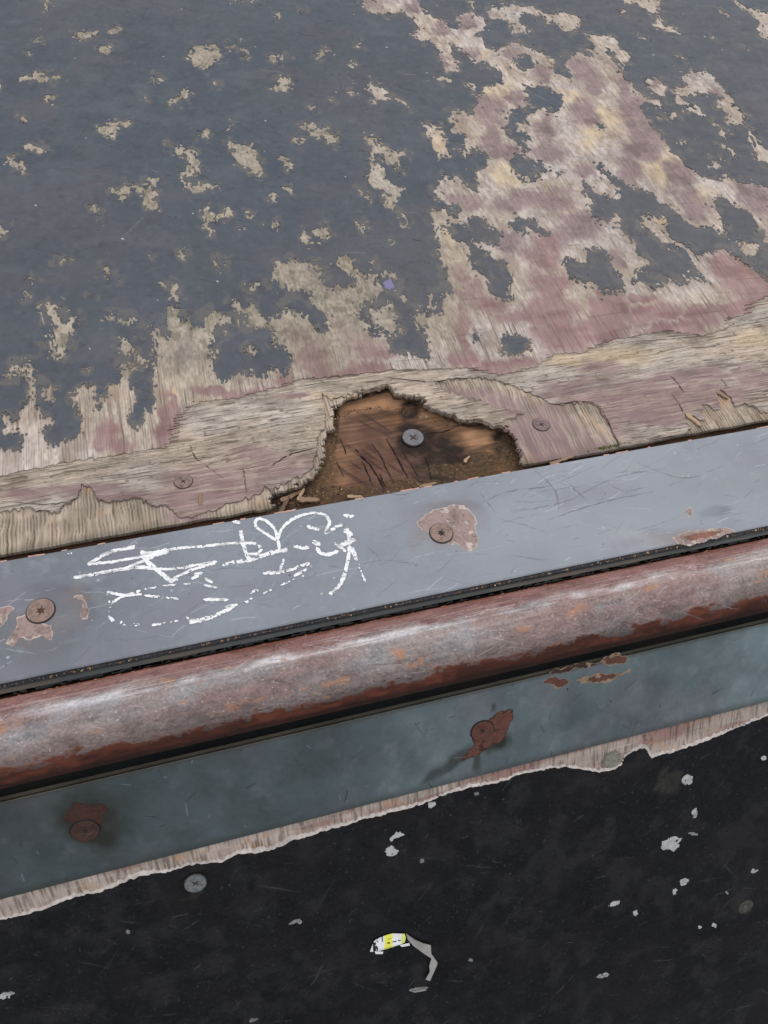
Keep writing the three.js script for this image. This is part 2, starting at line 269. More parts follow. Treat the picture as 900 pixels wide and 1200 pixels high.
worn([-184,-390,-147,-397,-141,-397,-133,-395,-131,-409,-135,-413,-138,-413,-142,-411,-146,-413,-146,-423,-147,-431,-144,-434,-142,-430,-140,-422,-135,-423,-135,-432,-133,-439,-129,-440,-128,-458,-126,-460,-123,-453,-123,-441,-120,-435,-119,-427,-118,-423,-112,-421,-110,-419,-111,-414,-116,-414,-118,-410,-117,-401,-115,-395,-107,-392,-105,-398,-100,-400,-93,-400,-92,-408,-91,-414,-93,-424,-93,-429,-97,-431,-97,-442,-94,-446,-88,-449,-79,-451,-80,-441,-80,-433,-75,-433,-71,-435,-70,-444,-67,-449,-63,-445,-60,-449,-60,-459,-59,-464,-53,-466,-48,-468,-46,-472,-42,-467,-36,-467,-35,-460,-41,-462,-50,-459,-55,-452,-55,-442,-51,-439,-51,-429,-54,-418,-59,-409,-58,-403,-53,-398,-50,-399,-47,-405,-46,-416,-41,-413,-39,-421,-36,-419,-34,-427,-30,-437,-28,-447,-29,-459,-29,-476,-29,-492,-32,-503,-26,-495,-18,-489,-31,-361,-183,-362]);
worn([-32,-502,-26,-494,-20,-490,-18,-495,-21,-509,-20,-519,-18,-523,-7,-522,-10,-513,-6,-508,-1,-511,2,-504,5,-497,8,-503,13,-512,20,-517,23,-511,31,-508,31,-499,36,-497,41,-497,44,-499,43,-504,36,-513,33,-521,38,-524,44,-519,46,-510,48,-518,53,-516,56,-508,57,-501,62,-498,71,-498,79,-509,84,-502,90,-497,95,-496,96,-487,95,-480,99,-474,104,-471,86,-389,-39,-415]);
worn([65,-497,73,-502,79,-509,84,-502,90,-497,95,-495,95,-487,100,-475,105,-473,108,-477,108,-487,109,-495,105,-502,101,-512,99,-521,94,-527,86,-530,78,-529,76,-539,77,-557,81,-568,94,-570,110,-566,119,-556,120,-545,116,-539,115,-530,121,-530,128,-531,136,-527,139,-525,144,-527,145,-535,139,-542,138,-549,134,-556,138,-565,144,-568,147,-561,149,-546,153,-536,165,-539,163,-530,165,-522,166,-514,156,-507,148,-502,141,-498,135,-489,137,-483,143,-480,144,-475,142,-463,147,-459,153,-462,152,-448,152,-439,160,-436,167,-436,171,-434,175,-426,181,-425,193,-423,177,-371,47,-397]);
worn([148,-494,151,-494,155,-490,162,-496,169,-499,169,-490,166,-478,167,-473,166,-466,168,-461,162,-460,155,-459,152,-467,149,-472,145,-474,147,-487]);
worn([178,-507,182,-507,185,-500,183,-493,181,-496,178,-500]);
worn([162,-554,169,-556,168,-549,163,-545]);
worn([167,-535,173,-539,179,-539,181,-528,179,-526,176,-534,168,-532]);
worn([182,-478,188,-479,189,-474,197,-476,209,-475,193,-423,181,-425,181,-436,186,-444,186,-458,184,-465,182,-473]);
worn([-191,-382,-147,-395,-29,-395,-26,-419,165,-381,127,-254,-146,-264,-185,-273]);
worn([-102,-1113,-98,-1112,-100,-1084,-103,-1072,-104,-1087]);
worn([-77,-1014,-72,-1018,-61,-1019,-50,-1021,-45,-1022,-46,-1013,-55,-1005,-64,-999,-70,-1006]);
worn([-35,-1024,-29,-1025,-23,-1029,-22,-1020,-29,-1012,-34,-1016]);
worn([-46,-985,-41,-986,-35,-982,-36,-964,-41,-962,-44,-958,-47,-968]);
worn([-134,-925,-130,-927,-126,-930,-115,-929,-103,-923,-95,-924,-90,-919,-92,-913,-103,-917,-109,-916,-109,-907,-112,-912,-116,-917,-119,-915,-119,-909,-122,-919,-128,-921,-132,-916]);
worn([4,-903,9,-910,13,-906,14,-894,6,-895]);
worn([-155,-915,-151,-913,-151,-901,-155,-897]);
worn([-106,-875,-103,-882,-98,-879,-100,-869,-104,-867]);
worn([-133,-838,-130,-844,-125,-837,-128,-832,-133,-831]);
worn([-51,-824,-46,-822,-40,-823,-36,-817,-39,-810,-43,-805,-44,-791,-49,-793,-57,-802,-58,-807,-52,-810,-47,-813]);
worn([-33,-822,-28,-822,-25,-815,-30,-809,-33,-812]);
worn([-128,-784,-125,-794,-121,-790,-118,-783,-107,-776,-110,-771,-119,-774,-121,-780,-125,-777]);
worn([-145,-773,-141,-773,-134,-762,-127,-746,-128,-740,-136,-751,-144,-760]);
worn([-115,-1014,-112,-1013,-111,-1001,-114,-1000]);
worn([-125,-981,-119,-981,-119,-974,-123,-969]);
worn([-9,-866,-6,-868,-6,-856,-8,-855]);
worn([49,-943,52,-956,60,-973,69,-976,84,-973,87,-952,84,-936,73,-927,69,-919,63,-916,60,-921,51,-919,50,-930]);
worn([95,-972,101,-976,106,-968,102,-960,96,-964]);
worn([113,-958,117,-958,115,-944,118,-935,114,-932,109,-935,112,-944]);
worn([139,-937,146,-938,153,-945,154,-939,147,-924,141,-923]);
worn([127,-871,136,-868,140,-884,147,-890,151,-878,151,-866,143,-859,135,-860,129,-864]);
worn([19,-859,28,-862,33,-873,39,-872,40,-862,32,-857,25,-848,17,-841]);
worn([190,-928,198,-936,206,-949,210,-944,207,-935,199,-929,193,-925]);
worn([187,-832,191,-836,192,-828,187,-827]);
worn([165,-821,169,-825,170,-817,166,-812]);
worn([38,-790,44,-793,52,-790,52,-786,49,-780,40,-783]);
worn([144,-784,153,-785,162,-789,166,-783,166,-775,172,-778,174,-769,181,-760,181,-755,174,-747,170,-749,167,-764,161,-765,151,-765,150,-776,144,-780]);
worn([135,-763,139,-764,146,-756,141,-751,134,-754]);
worn([68,-769,72,-763,85,-756,93,-759,96,-748,93,-734,93,-727,93,-724,92,-711,91,-703,84,-705,77,-716,71,-729,70,-745]);
worn([11,-767,21,-766,28,-759,35,-750,35,-736,37,-721,35,-716,25,-719,16,-718,13,-721,18,-725,24,-734,23,-746,15,-748,11,-757]);
worn([112,-731,117,-731,121,-723,125,-724,123,-709,118,-705,119,-717,115,-722]);
worn([164,-1047,172,-1049,170,-1034,164,-1032]);
worn([199,-1054,205,-1054,201,-1042,198,-1044]);
worn([119,-1089,127,-1088,123,-1079]);
worn([142,-1087,154,-1085,148,-1077]);
worn([68,-887,73,-888,77,-879,68,-879]);
worn([71,-798,75,-799,73,-790,71,-791]);
worn([109,-984,113,-984,111,-977,109,-978]);
worn([161,-939,164,-938,162,-933]);
worn([-53,-708,-48,-702,-42,-704,-40,-713,-34,-705,-29,-702,-23,-698,-18,-699,-10,-696,-9,-687,-15,-681,-11,-673,-11,-667,-20,-663,-25,-676,-25,-689,-30,-696,-35,-692,-40,-681,-45,-686,-45,-695,-51,-700]);
worn([-23,-711,-19,-709,-15,-721,-10,-715,-6,-706,-9,-702,-15,-699,-19,-700,-19,-706]);
worn([-71,-678,-65,-680,-65,-673,-69,-669,-70,-672]);
worn([-151,-663,-146,-659,-143,-653,-147,-647,-151,-645]);
worn([-104,-600,-100,-605,-96,-603,-96,-597,-101,-594,-103,-594]);
worn([-67,-587,-62,-586,-62,-578,-66,-574,-68,-579]);
worn([-126,-583,-122,-582,-121,-575,-125,-573]);
worn([-133,-565,-130,-568,-127,-561,-129,-559,-132,-561]);
worn([-54,-571,-52,-570,-53,-565]);
worn([-78,-556,-75,-555,-77,-552]);
worn([-115,-547,-112,-548,-106,-544,-98,-542,-102,-540,-107,-541,-108,-536,-105,-530,-100,-524,-96,-527,-93,-529,-88,-528,-89,-525,-92,-522,-94,-508,-99,-507,-100,-486,-105,-482,-111,-486,-113,-489,-110,-494,-110,-508,-118,-508,-118,-511,-110,-511,-109,-518,-113,-528,-114,-538]);
worn([-71,-521,-66,-524,-55,-520,-46,-518,-43,-518,-45,-513,-50,-515,-62,-517,-70,-520]);
worn([-23,-560,-18,-560,-14,-555,-20,-554]);
worn([-20,-524,-15,-523,-17,-499,-20,-508,-21,-516]);
worn([-58,-496,-54,-497,-46,-486,-47,-479,-51,-479,-56,-476,-58,-486]);
worn([-118,-453,-116,-454,-109,-453,-110,-437,-115,-438,-118,-442]);
worn([-145,-472,-140,-476,-141,-482,-137,-480,-136,-475,-132,-475,-130,-480,-125,-480,-124,-474,-126,-472,-125,-464,-124,-457,-127,-456,-128,-470,-132,-472,-137,-472,-144,-470]);
worn([15,-707,19,-703,24,-697,35,-697,47,-694,48,-689,38,-689,28,-684,20,-688,16,-697]);
worn([30,-661,33,-665,34,-657,37,-652,37,-645,44,-646,49,-656,52,-651,57,-643,49,-640,39,-635,32,-634,32,-619,29,-617,27,-623,27,-633,30,-637,29,-649]);
worn([89,-671,95,-673,100,-669,100,-658,96,-657,93,-664]);
worn([106,-678,114,-678,113,-667,109,-668]);
worn([82,-625,88,-628,93,-625,92,-619,88,-616,84,-621]);
worn([111,-605,115,-610,116,-604,118,-598,115,-588,110,-588,109,-594]);
worn([125,-609,131,-614,135,-609,136,-602,129,-595,124,-599]);
worn([-1,-600,3,-599,5,-594,1,-589,-1,-595]);
worn([64,-642,73,-642,73,-637,66,-638]);
worn([55,-622,58,-623,59,-619,56,-619]);
worn([25,-584,30,-580,34,-570,33,-564,31,-571,26,-579]);
worn([52,-544,58,-548,63,-542,63,-539,58,-537,55,-532,52,-537]);
worn([136,-563,141,-567,137,-552,134,-555]);
worn([-12,-558,-9,-555,-9,-547,-8,-530,-7,-527,-10,-526,-12,-540]);
worn([248,-959,255,-958,253,-949,247,-946]);
worn([226,-904,234,-913,235,-903,231,-896,225,-897]);
worn([237,-855,243,-862,244,-871,245,-862,251,-857,255,-848,253,-836,258,-829,258,-825,252,-828,246,-825,238,-820,234,-824,238,-836]);
worn([263,-826,268,-828,270,-815,273,-809,271,-804,267,-812]);
worn([277,-769,282,-770,288,-762,296,-761,294,-751,292,-737,290,-710,288,-705,282,-706,274,-702,274,-718,273,-727,278,-731,279,-746,274,-752]);
worn([424,-1059,429,-1053,427,-1040,421,-1034,421,-1043]);
worn([321,-865,331,-866,337,-861,336,-854,325,-855]);
worn([354,-852,360,-847,360,-830,356,-827,356,-841]);
worn([214,-845,220,-846,218,-838,213,-835]);
worn([219,-872,224,-869,222,-863]);
worn([207,-708,213,-699,215,-690,214,-677,217,-663,225,-659,217,-650,212,-636,205,-624,200,-637,203,-654,199,-663,194,-674,195,-690,203,-697]);
worn([210,-754,217,-756,222,-747,223,-736,230,-728,237,-723,245,-722,243,-713,234,-710,231,-696,224,-696,219,-703,219,-717,217,-724,212,-722,208,-707,206,-709,206,-717,206,-728,210,-736]);
worn([177,-662,183,-661,190,-650,188,-646,182,-650]);
worn([165,-610,171,-612,174,-604,170,-595,166,-594,166,-603]);
worn([208,-619,213,-622,212,-608,211,-599,208,-598,209,-610]);
worn([232,-688,234,-687,231,-679,230,-681]);
worn([201,-505,204,-505,202,-500,200,-500]);
worn([220,-549,224,-549,226,-544,221,-545]);
worn([636,-1042,697,-1036,680,-1006,669,-990,671,-979,664,-964,667,-953,677,-955,677,-931,671,-926,667,-940,657,-946,647,-960,658,-973,665,-991,658,-1006,657,-1026,639,-1019]);
worn([620,-1007,627,-1011,629,-1000,617,-993]);
worn([801,-1026,810,-1019,810,-996,820,-992,822,-980,842,-978,795,-902,782,-909,794,-936,806,-954,806,-968,808,-988,800,-990]);
worn([764,-992,771,-995,769,-980,763,-978]);
worn([715,-926,718,-918,714,-915]);
worn([741,-886,749,-883,744,-880]);
worn([642,-882,647,-879,646,-867,642,-870]);
worn([627,-857,630,-857,626,-849]);
worn([574,-831,581,-830,590,-834,592,-824,592,-807,583,-799,574,-791,569,-796,567,-810,572,-818]);
worn([558,-789,564,-786,568,-775,564,-769,557,-772]);
worn([593,-804,599,-801,611,-805,617,-810,624,-834,631,-836,643,-843,650,-835,662,-839,664,-827,662,-813,661,-798,662,-782,656,-757,656,-732,647,-725,645,-709,644,-686,642,-674,649,-662,632,-635,623,-644,620,-651,630,-669,637,-694,640,-718,638,-722,627,-720,626,-728,635,-739,629,-754,640,-765,647,-782,639,-787,626,-791,613,-784,601,-786,603,-770,595,-765,586,-775,591,-789]);
worn([588,-766,590,-758,586,-753]);
worn([592,-753,606,-770,615,-760,610,-751,610,-738,602,-746]);
worn([564,-755,578,-757,574,-745,564,-739,566,-748]);
worn([552,-750,556,-748,550,-742]);
worn([610,-734,612,-720,616,-707,609,-697,604,-699,609,-714]);
worn([595,-685,600,-688,603,-674,603,-661,598,-660,596,-674]);
worn([552,-693,560,-696,550,-682]);
worn([584,-661,586,-658,583,-653]);
worn([569,-666,567,-656,573,-649,568,-643,561,-644,563,-653]);
worn([610,-930,620,-932,625,-926,616,-924]);
kept([369,-750,382,-737,382,-722,375,-719,375,-706,369,-696,368,-709,367,-719,365,-728]);
kept([348,-685,358,-698,364,-697,367,-691,373,-687,371,-671,379,-686,383,-682,381,-666,376,-660,369,-661,364,-654,357,-652,353,-659,344,-662,345,-670,345,-677]);
kept([311,-589,318,-594,327,-593,338,-589,332,-578,336,-575,341,-570,340,-564,334,-568,329,-571,328,-578,324,-578,320,-571,315,-572,313,-581]);
kept([274,-604,281,-604,282,-600,288,-598,289,-589,293,-578,294,-571,292,-564,285,-559,280,-564,272,-569,266,-567,266,-557,272,-551,276,-542,285,-535,287,-525,283,-518,283,-509,276,-502,273,-484,262,-488,259,-495,259,-505,262,-515,259,-526,254,-530,255,-546]);
kept([412,-641,417,-632,421,-618,427,-610,434,-607,439,-615,442,-625,440,-639,438,-654,442,-675,443,-669,443,-657,452,-643,454,-625,455,-617,465,-620,418,-523,422,-537,417,-544,418,-557,418,-572,423,-576,425,-582,420,-586,416,-593,413,-586,413,-579,401,-578,396,-588,396,-596,405,-611,408,-627]);
kept([340,-521,345,-528,352,-524,360,-519,364,-527,365,-534,374,-534,381,-538,386,-536,386,-520,383,-513,385,-498,382,-481,378,-476,369,-481,359,-482,358,-488,355,-494,348,-493,344,-500,336,-503,338,-512]);
kept([390,-662,394,-662,392,-655,388,-656]);
kept([381,-778,389,-785,402,-787,413,-792,412,-802,422,-831,428,-832,439,-826,444,-830,448,-817,456,-813,454,-805,447,-794,446,-783,435,-777,431,-779,423,-782,423,-786,413,-782,407,-778,396,-768,392,-755,389,-753,391,-769,380,-747,381,-739,383,-727,382,-722,375,-719,373,-705,370,-698,368,-709,367,-724,365,-741,370,-754,371,-764]);
kept([428,-893,440,-906,450,-908,456,-901,446,-879,434,-867,427,-866,424,-879]);
kept([470,-746,475,-747,479,-740,474,-735,468,-737]);
kept([558,-914,562,-901,562,-882,564,-865,557,-860,554,-875,554,-892]);
kept([444,-675,444,-671,443,-659,440,-657,441,-668]);
kept([256,-624,263,-626,268,-622,268,-614,263,-606,263,-601,260,-608,256,-615]);
kept([244,-595,250,-596,260,-591,273,-595,277,-597,278,-603,286,-599,289,-598,292,-589,295,-576,294,-569,289,-561,283,-559,279,-564,269,-568,265,-567,268,-558,275,-551,277,-542,286,-535,286,-524,283,-518,283,-509,277,-504,273,-484,263,-487,259,-495,258,-503,262,-515,257,-527,254,-531,256,-540,257,-560,258,-568,252,-572,247,-579,245,-588]);
kept([198,-559,226,-554,229,-536,226,-527,226,-512,225,-503,216,-502,208,-490,209,-481,208,-477,204,-476,196,-479,189,-479,187,-482,182,-478,182,-469,184,-461,187,-453,186,-448,183,-440,182,-431,179,-426,176,-427,172,-432,164,-437]);
kept([255,-549,276,-545,283,-537,288,-525,284,-518,284,-510,277,-506,275,-490,270,-482,264,-486,259,-495,259,-502,263,-516,260,-522,256,-528,257,-542]);
kept([247,-438,256,-442,264,-441,268,-435,271,-429,267,-422,261,-419,253,-418,245,-419,241,-422,246,-429]);
kept([225,-448,230,-447,229,-440,224,-439,223,-442]);
kept([-81,-428,-78,-430,-76,-427,-78,-423,-81,-425]);
kept([13,-488,18,-497,29,-498,41,-495,50,-489,59,-486,62,-477,62,-467,67,-461,70,-457,70,-444,67,-435,62,-430,59,-434,57,-441,51,-439,46,-432,41,-434,38,-442,35,-437,28,-439,22,-438,16,-434,12,-437,10,-449,10,-467]);
worn([39,-464,42,-466,45,-462,44,-458,40,-458]);
worn([25,-492,27,-491,26,-486,25,-487]);
worn([195,-485,203,-489,206,-487,203,-484,197,-482]);
worn([202,-505,204,-503,202,-499,201,-499]);
{ const r = rng(31);                                          // small chips all over, and larger ones beyond the worn strip
  for (let k = 0; k < 110; k++) {
    const x = -0.5 + 1.8 * r(), z = -0.36 - 1.3 * Math.pow(r(), 1.2), out = x < -0.17 || x > 0.9 || z < -1.15; const R = (out ? 3 + 9 * r() * r() : 0.7 + 1.7 * r() * r()) * (0.7 + 0.6 * r()), n = 9, a = [];
    for (let q = 0; q < n; q++) { const t = q / n * 6.283, rr = R * (0.5 + 0.8 * r()); a.push(x * 1e3 + Math.cos(t) * rr * 1.3, z * 1e3 + Math.sin(t) * rr); }
    worn(a);
  }
}
const edgeOf = x => -0.3078 - 0.0012 * N(x * 60, 3) - (x < 0.02 ? 0.0012 : 0) - (x > 0.30 ? 0.002 * ss(0.3, 0.36, x) : 0);
const fibre = (i, j, d, k) => {                               // ragged along the grain of the face veneer
  const x = GX[i], z = GZ[j];
  const far = ss(0.42, 0.62, -z); d[0] = ((F(x * 420, z * 420, 1) - 0.5) * 0.0046 + (F(x * 150, z * 110, 101) - 0.5) * 0.013 * far) / dx0;
  d[1] = ((F(x * 380, z * 420, 2) - 0.5) * 0.005 + (N(x * 1150, z * 30, 6) - 0.5) * 0.0075 * k + (F(x * 150, z * 110, 102) - 0.5) * 0.014 * far) / dz(j);
};
let coatF = displaced(blur(coat, gw, gh), gw, gh, (i, j, d) => fibre(i, j, d, 1 - 0.5 * ss(0.45, 0.75, -GZ[j])));
let soft = coat; for (let k = 0; k < 14; k++) soft = blur(soft, gw, gh);
let wide = soft; for (let k = 0; k < 36; k++) wide = blur(wide, gw, gh);
for (let j = 0; j < gh; j++) for (let i = 0; i < gw; i++) {
  const k = j * gw + i, zf = ss(0.46, 0.62, -GZ[j]); if (zf > 0) { const s = wide[k], e = 4 * s * (1 - s); if (e > 0.02) { const x = GX[i], z = GZ[j]; const a = F(x * 210, z * 150, 321), b = F(x * 230, z * 170, 322); if (s < 0.5) coatF[k] = Math.max(coatF[k], 0.5 + (a - 0.75) * 5 * zf * (0.4 + e)); else coatF[k] = Math.min(coatF[k], 0.5 - (b - 0.78) * 5 * zf * (0.4 + e)); } }
}
for (let j = 0; j < gh; j++) for (let i = 0; i < gw; i++) {
  const k = j * gw + i, s = soft[k]; if (s < 0.02 || s > 0.995) continue; const x = GX[i], z = GZ[j], near = 1 - 0.4 * ss(0.45, 0.7, -z);
  const a = N(x * 620 * near, z * 300 * near, 311), b = N(x * 520 * near, z * 460 * near, 312), e = 4 * s * (1 - s);
  if (s < 0.5) coatF[k] = Math.max(coatF[k], 0.5 + (a - 0.80) * 4 * (0.3 + e)); else coatF[k] = Math.min(coatF[k], 0.5 - (b - 0.84) * 4 * (0.3 + e));
  coatF[k] += (N(x * 1500, z * 1100, 313) - 0.5) * 0.5 * e;
}
for (let i = 0; i < gw; i++) coatF[i] = 0;

let dirtF = coatF; for (let k = 0; k < 9; k++) dirtF = blur(dirtF, gw, gh);
const dirtAt = (x, z) => { const i = Math.round(gi(x)), j = Math.round(tz(z) * NR); return i < 0 || j < 0 || i >= gw || j >= gh ? 0 : dirtF[j * gw + i]; };
const jm = Math.ceil(tz(-0.52) * NR);
const hole = new Float32Array(gw * gh), second = new Float32Array(gw * gh), third = new Float32Array(gw * gh);
fillPoly(second, gw, gh, onGrid([-254,-373,-147,-374,-105,-378,-73,-377,-31,-377,-27,-395,-18,-409,-6,-417,25,-415,73,-424,93,-423,141,-421,162,-418,212,-411,225,-400,239,-398,271,-403,282,-414,308,-409,338,-419,364,-420,392,-421,424,-409,451,-413,457,-424,478,-427,487,-438,510,-445,681,-422,530,-228,-242,-274]), 1);
for (const a of [[-224,-332,-147,-345,-125,-342,-111,-335,-97,-347,-94,-357,-88,-351,-83,-340,-78,-337,-55,-336,-54,-331,-39,-327,-31,-313,-15,-313,-1,-318,16,-321,32,-326,37,-303,-42,-265,-146,-264],
  [371,-325,377,-319,383,-336,389,-332,393,-327,398,-333,400,-343,408,-347,411,-339,410,-331,416,-330,426,-327,428,-317,455,-315,483,-272,343,-293,361,-315,363,-331],
  [178,-402,196,-402,220,-398,233,-390,241,-385,250,-375,258,-369,267,-356,240,-356,229,-361,221,-364,208,-375,191,-385,179,-396],
  [218,-352,254,-360,293,-357,299,-350,299,-335,298,-308,246,-289,218,-295,221,-331],
  [15,-318,32,-325,49,-329,65,-336,71,-350,75,-363,82,-373,86,-393,87,-407,93,-401,104,-401,120,-404,125,-391,139,-361,217,-328,221,-294,30,-297]]) fillPoly(third, gw, gh, onGrid(a), 1);
fillPoly(hole, gw, gh, onGrid([32,-322,44,-322,57,-326,71,-336,76,-352,79,-362,88,-372,93,-392,105,-398,120,-402,136,-406,143,-403,144,-396,163,-387,165,-377,177,-368,189,-358,199,-358,211,-350,219,-346,223,-335,221,-322,218,-303,215,-287,29,-283]), 1);
const under0 = new Float32Array(gw * gh); fillPoly(under0, gw, gh, onGrid([28,-322,40,-322,53,-327,68,-337,73,-354,76,-365,86,-375,91,-395,103,-402,119,-406,136,-410,143,-407,144,-400,164,-390,167,-381,180,-371,192,-360,202,-360,214,-351,223,-347,227,-336,225,-322,222,-303,219,-286,26,-282]), 1);
const secondF = displaced(blur(second, gw, gh), gw, gh, (i, j, d) => { const x = GX[i], z = GZ[j]; d[0] = ((F(x * 260, z * 300, 8) - 0.5) * 0.006 + (N(x * 40, z * 1300, 9) - 0.5) * 0.014) / dx0; d[1] = (F(x * 300, z * 400, 10) - 0.5) * 0.004 / dz(j); }, jm);
const thirdF = displaced(blur(third, gw, gh), gw, gh, (i, j, d) => { const x = GX[i], z = GZ[j]; d[0] = (F(x * 400, z * 300, 12) - 0.5) * 0.003 / dx0; d[1] = ((N(x * 420, z * 40, 13) - 0.5) * 0.0042 + (F(x * 160, z * 200, 14) - 0.5) * 0.004) / dz(j); }, jm);
const holeF = displaced(blur(hole, gw, gh), gw, gh, (i, j, d) => { const x = GX[i], z = GZ[j]; d[0] = ((F(x * 330, z * 330, 15) - 0.5) * 0.007 + (N(x * 60, z * 900, 16) - 0.5) * 0.004) / dx0; d[1] = ((F(x * 300, z * 300, 17) - 0.5) * 0.006 + (N(x * 700, z * 60, 18) - 0.5) * 0.002) / dz(j); }, jm);
const underF = displaced(blur(under0, gw, gh), gw, gh, (i, j, d) => { const x = GX[i], z = GZ[j]; d[0] = (F(x * 300, z * 300, 115) - 0.5) * 0.007 / dx0; d[1] = (F(x * 260, z * 300, 117) - 0.5) * 0.006 / dz(j); }, jm), coreF = new Float32Array(gw * gh);
const faceF = new Float32Array(gw * gh), secF = new Float32Array(gw * gh), thiF = new Float32Array(gw * gh);
for (let j = 0; j < gh; j++) for (let i = 0; i < gw; i++) {
  const k = j * gw + i, e = cl(0.5 + (edgeOf(GX[i]) - GZ[j]) / dz(j) * 0.5);
  faceF[k] = Math.min(e, 1 - secondF[k], 1 - holeF[k]); secF[k] = Math.min(e, 1 - thirdF[k], 1 - holeF[k]); thiF[k] = Math.min(e, 1 - holeF[k]);
  coatF[k] = Math.min(coatF[k], faceF[k]); coreF[k] = Math.min(cl(0.5 + (edgeOf(GX[i]) - 0.007 - GZ[j]) / dz(j) * 0.5), 1 - underF[k]);
}
// cracks that follow the veneers at the rim of the hole
const SX = w => (x, z) => [(x - X0) / (X1 - X0) * w, 0];
const wood2 = (o, g, base, dark, k) => { o[0] = base[0]; o[1] = base[1]; o[2] = base[2]; mixc(o, dark, g * k); };

// coating
{
  const W = 2048, H = 1400, S = new Surf(W, H, (x, z) => [(x - X0) / (X1 - X0) * W, tz(z) * H]); const inv = (i, j) => [X0 + (X1 - X0) * i / W, zt(j / H)];
  S.fill((i, j, o) => {
    const [x, z] = inv(i, j); const a = F(x * 11, z * 11, 1), b = F(x * 60, z * 75, 2), c = N(x * 420, z * 300, 3), s = N(x * 30 + z * 9, z * 240, 4);
    const v = 0.062 * (0.74 + 0.22 * a + 0.16 * b + 0.14 * c + 0.05 * s), warm = cl(0.1 + ss(0.3, 0.72, F(x * 7, z * 8, 9)) * 0.55 + 0.5 * ss(0.8, 0.45, -z));
    o[0] = v * (0.71 + 0.34 * warm); o[1] = v * (0.90 + 0.19 * warm); o[2] = v * (1.2 + 0.07 * warm);
    const mo = F(x * 200, z * 150, 18) - 0.5, m2 = F(x * 38, z * 34, 20) - 0.5; for (let q = 0; q < 3; q++) o[q] *= 1 + 0.3 * mo + 0.22 * m2; mixc(o, [0.062, 0.078, 0.085], ss(0.55, 0.75, F(x * 24, z * 18, 19)) * 0.35); mixc(o, [0.085, 0.075, 0.085], ss(0.58, 0.75, F(x * 20, z * 22, 21)) * 0.35);
    const pale = ss(0.6, 0.85, F(x * 26, z * 30, 12)); mixc(o, [0.115, 0.115, 0.128], pale * 0.25); mixc(o, [0.095, 0.098, 0.11], ss(0.6, 0.85, F(x * 150, z * 120, 15)) * 0.3); mixc(o, [0.032, 0.034, 0.04], ss(0.62, 0.85, F(x * 90, z * 130, 16)) * 0.4); mixc(o, [0.115, 0.105, 0.095], ss(0.995, 0.85, dirtAt(x, z)) * ss(0.4, 0.65, F(x * 130, z * 110, 17)) * 0.6);
    const speck = N(x * 900, z * 700, 14); if (speck > 0.93) mixc(o, [0.03, 0.03, 0.03], 0.5);
    o[3] = 0.5 + 0.25 * (b - 0.5) + 0.3 * (c - 0.5) + 0.2 * (F(x * 140, z * 140, 6) - 0.5); o[4] = 0.62 + 0.25 * (b - 0.5) + 0.12 * c;
  });
  const r = rng(11);
  for (let k = 0; k < 240; k++) {                             // scratches and hairline cracks
    const x = -0.2 + 1.1 * r(), z = -0.33 - 0.8 * r(), a = (r() - 0.5) * 2.6, l = 0.006 + 0.05 * r() * r(); const p = [[x, z]], pale0 = k % 2 === 0; let q = a;
    for (let n = 0; n < 6; n++) { const [px, pz] = p[n]; q += (r() - 0.5) * (pale0 ? 0.14 : 0.5); p.push([px + Math.cos(q) * l / 6, pz + Math.sin(q) * l / 6]); }
    const pale = pale0; S.line(p, pale ? 0.0012 + 0.002 * r() : 0.0009, pale ? [0.19, 0.19, 0.19] : [0.022, 0.02, 0.018], pale ? 0.04 + 0.12 * r() : 0.45, pale ? 0 : -0.3);
  }
  for (let k = 0; k < 200; k++) { const x = -0.2 + 1.1 * r(), z = -0.33 - 0.8 * r(); S.line([[x, z], [x + (r() - 0.5) * 0.004, z + (r() - 0.5) * 0.004]], 0.001 + 0.0012 * r(), r() < 0.4 ? [0.5, 0.48, 0.44] : [0.02, 0.018, 0.016], 0.7); }
  [[[[0.2711, -0.8507], [0.2826, -0.8416], [0.2946, -0.8344]], 0.0009, 0.8], [[[0.3712, -0.8455], [0.3978, -0.8460], [0.4284, -0.8421]], 0.0009, 0.8], [[[0.6409, -0.8784], [0.6457, -0.8648], [0.6601, -0.8739]], 0.0009, 0.8], [[[0.2086, -0.5822], [0.2138, -0.5774], [0.2198, -0.5751]], 0.0009, 0.8], [[[0.1808, -0.9946], [0.1919, -0.9824], [0.2108, -0.9825]], 0.0009, 0.8], [[[0.1781, -0.7316], [0.2043, -0.7277], [0.2217, -0.7078], [0.2435, -0.7045]], 0.0009, 0.8], [[[0.1961, -0.7132], [0.2070, -0.7100], [0.2187, -0.7067]], 0.0009, 0.8]].forEach(([p, wd, al], k) => crack(S, p, wd * 1.5, [0.02, 0.018, 0.016], al, -0.2, k + 1));
  part('coating', sheet(coatF, gw, gh, GX, GZ, GU, GV, 0, -0.0003, 0, (x, z) => 0.0004 * ss(0.5, 0.75, F(x * 70, z * 70, 301))), S.mat({ specularIntensity: 0.6 }, 0.00045), deck, 'dark blue grey coating flaked into islands and chips');
}
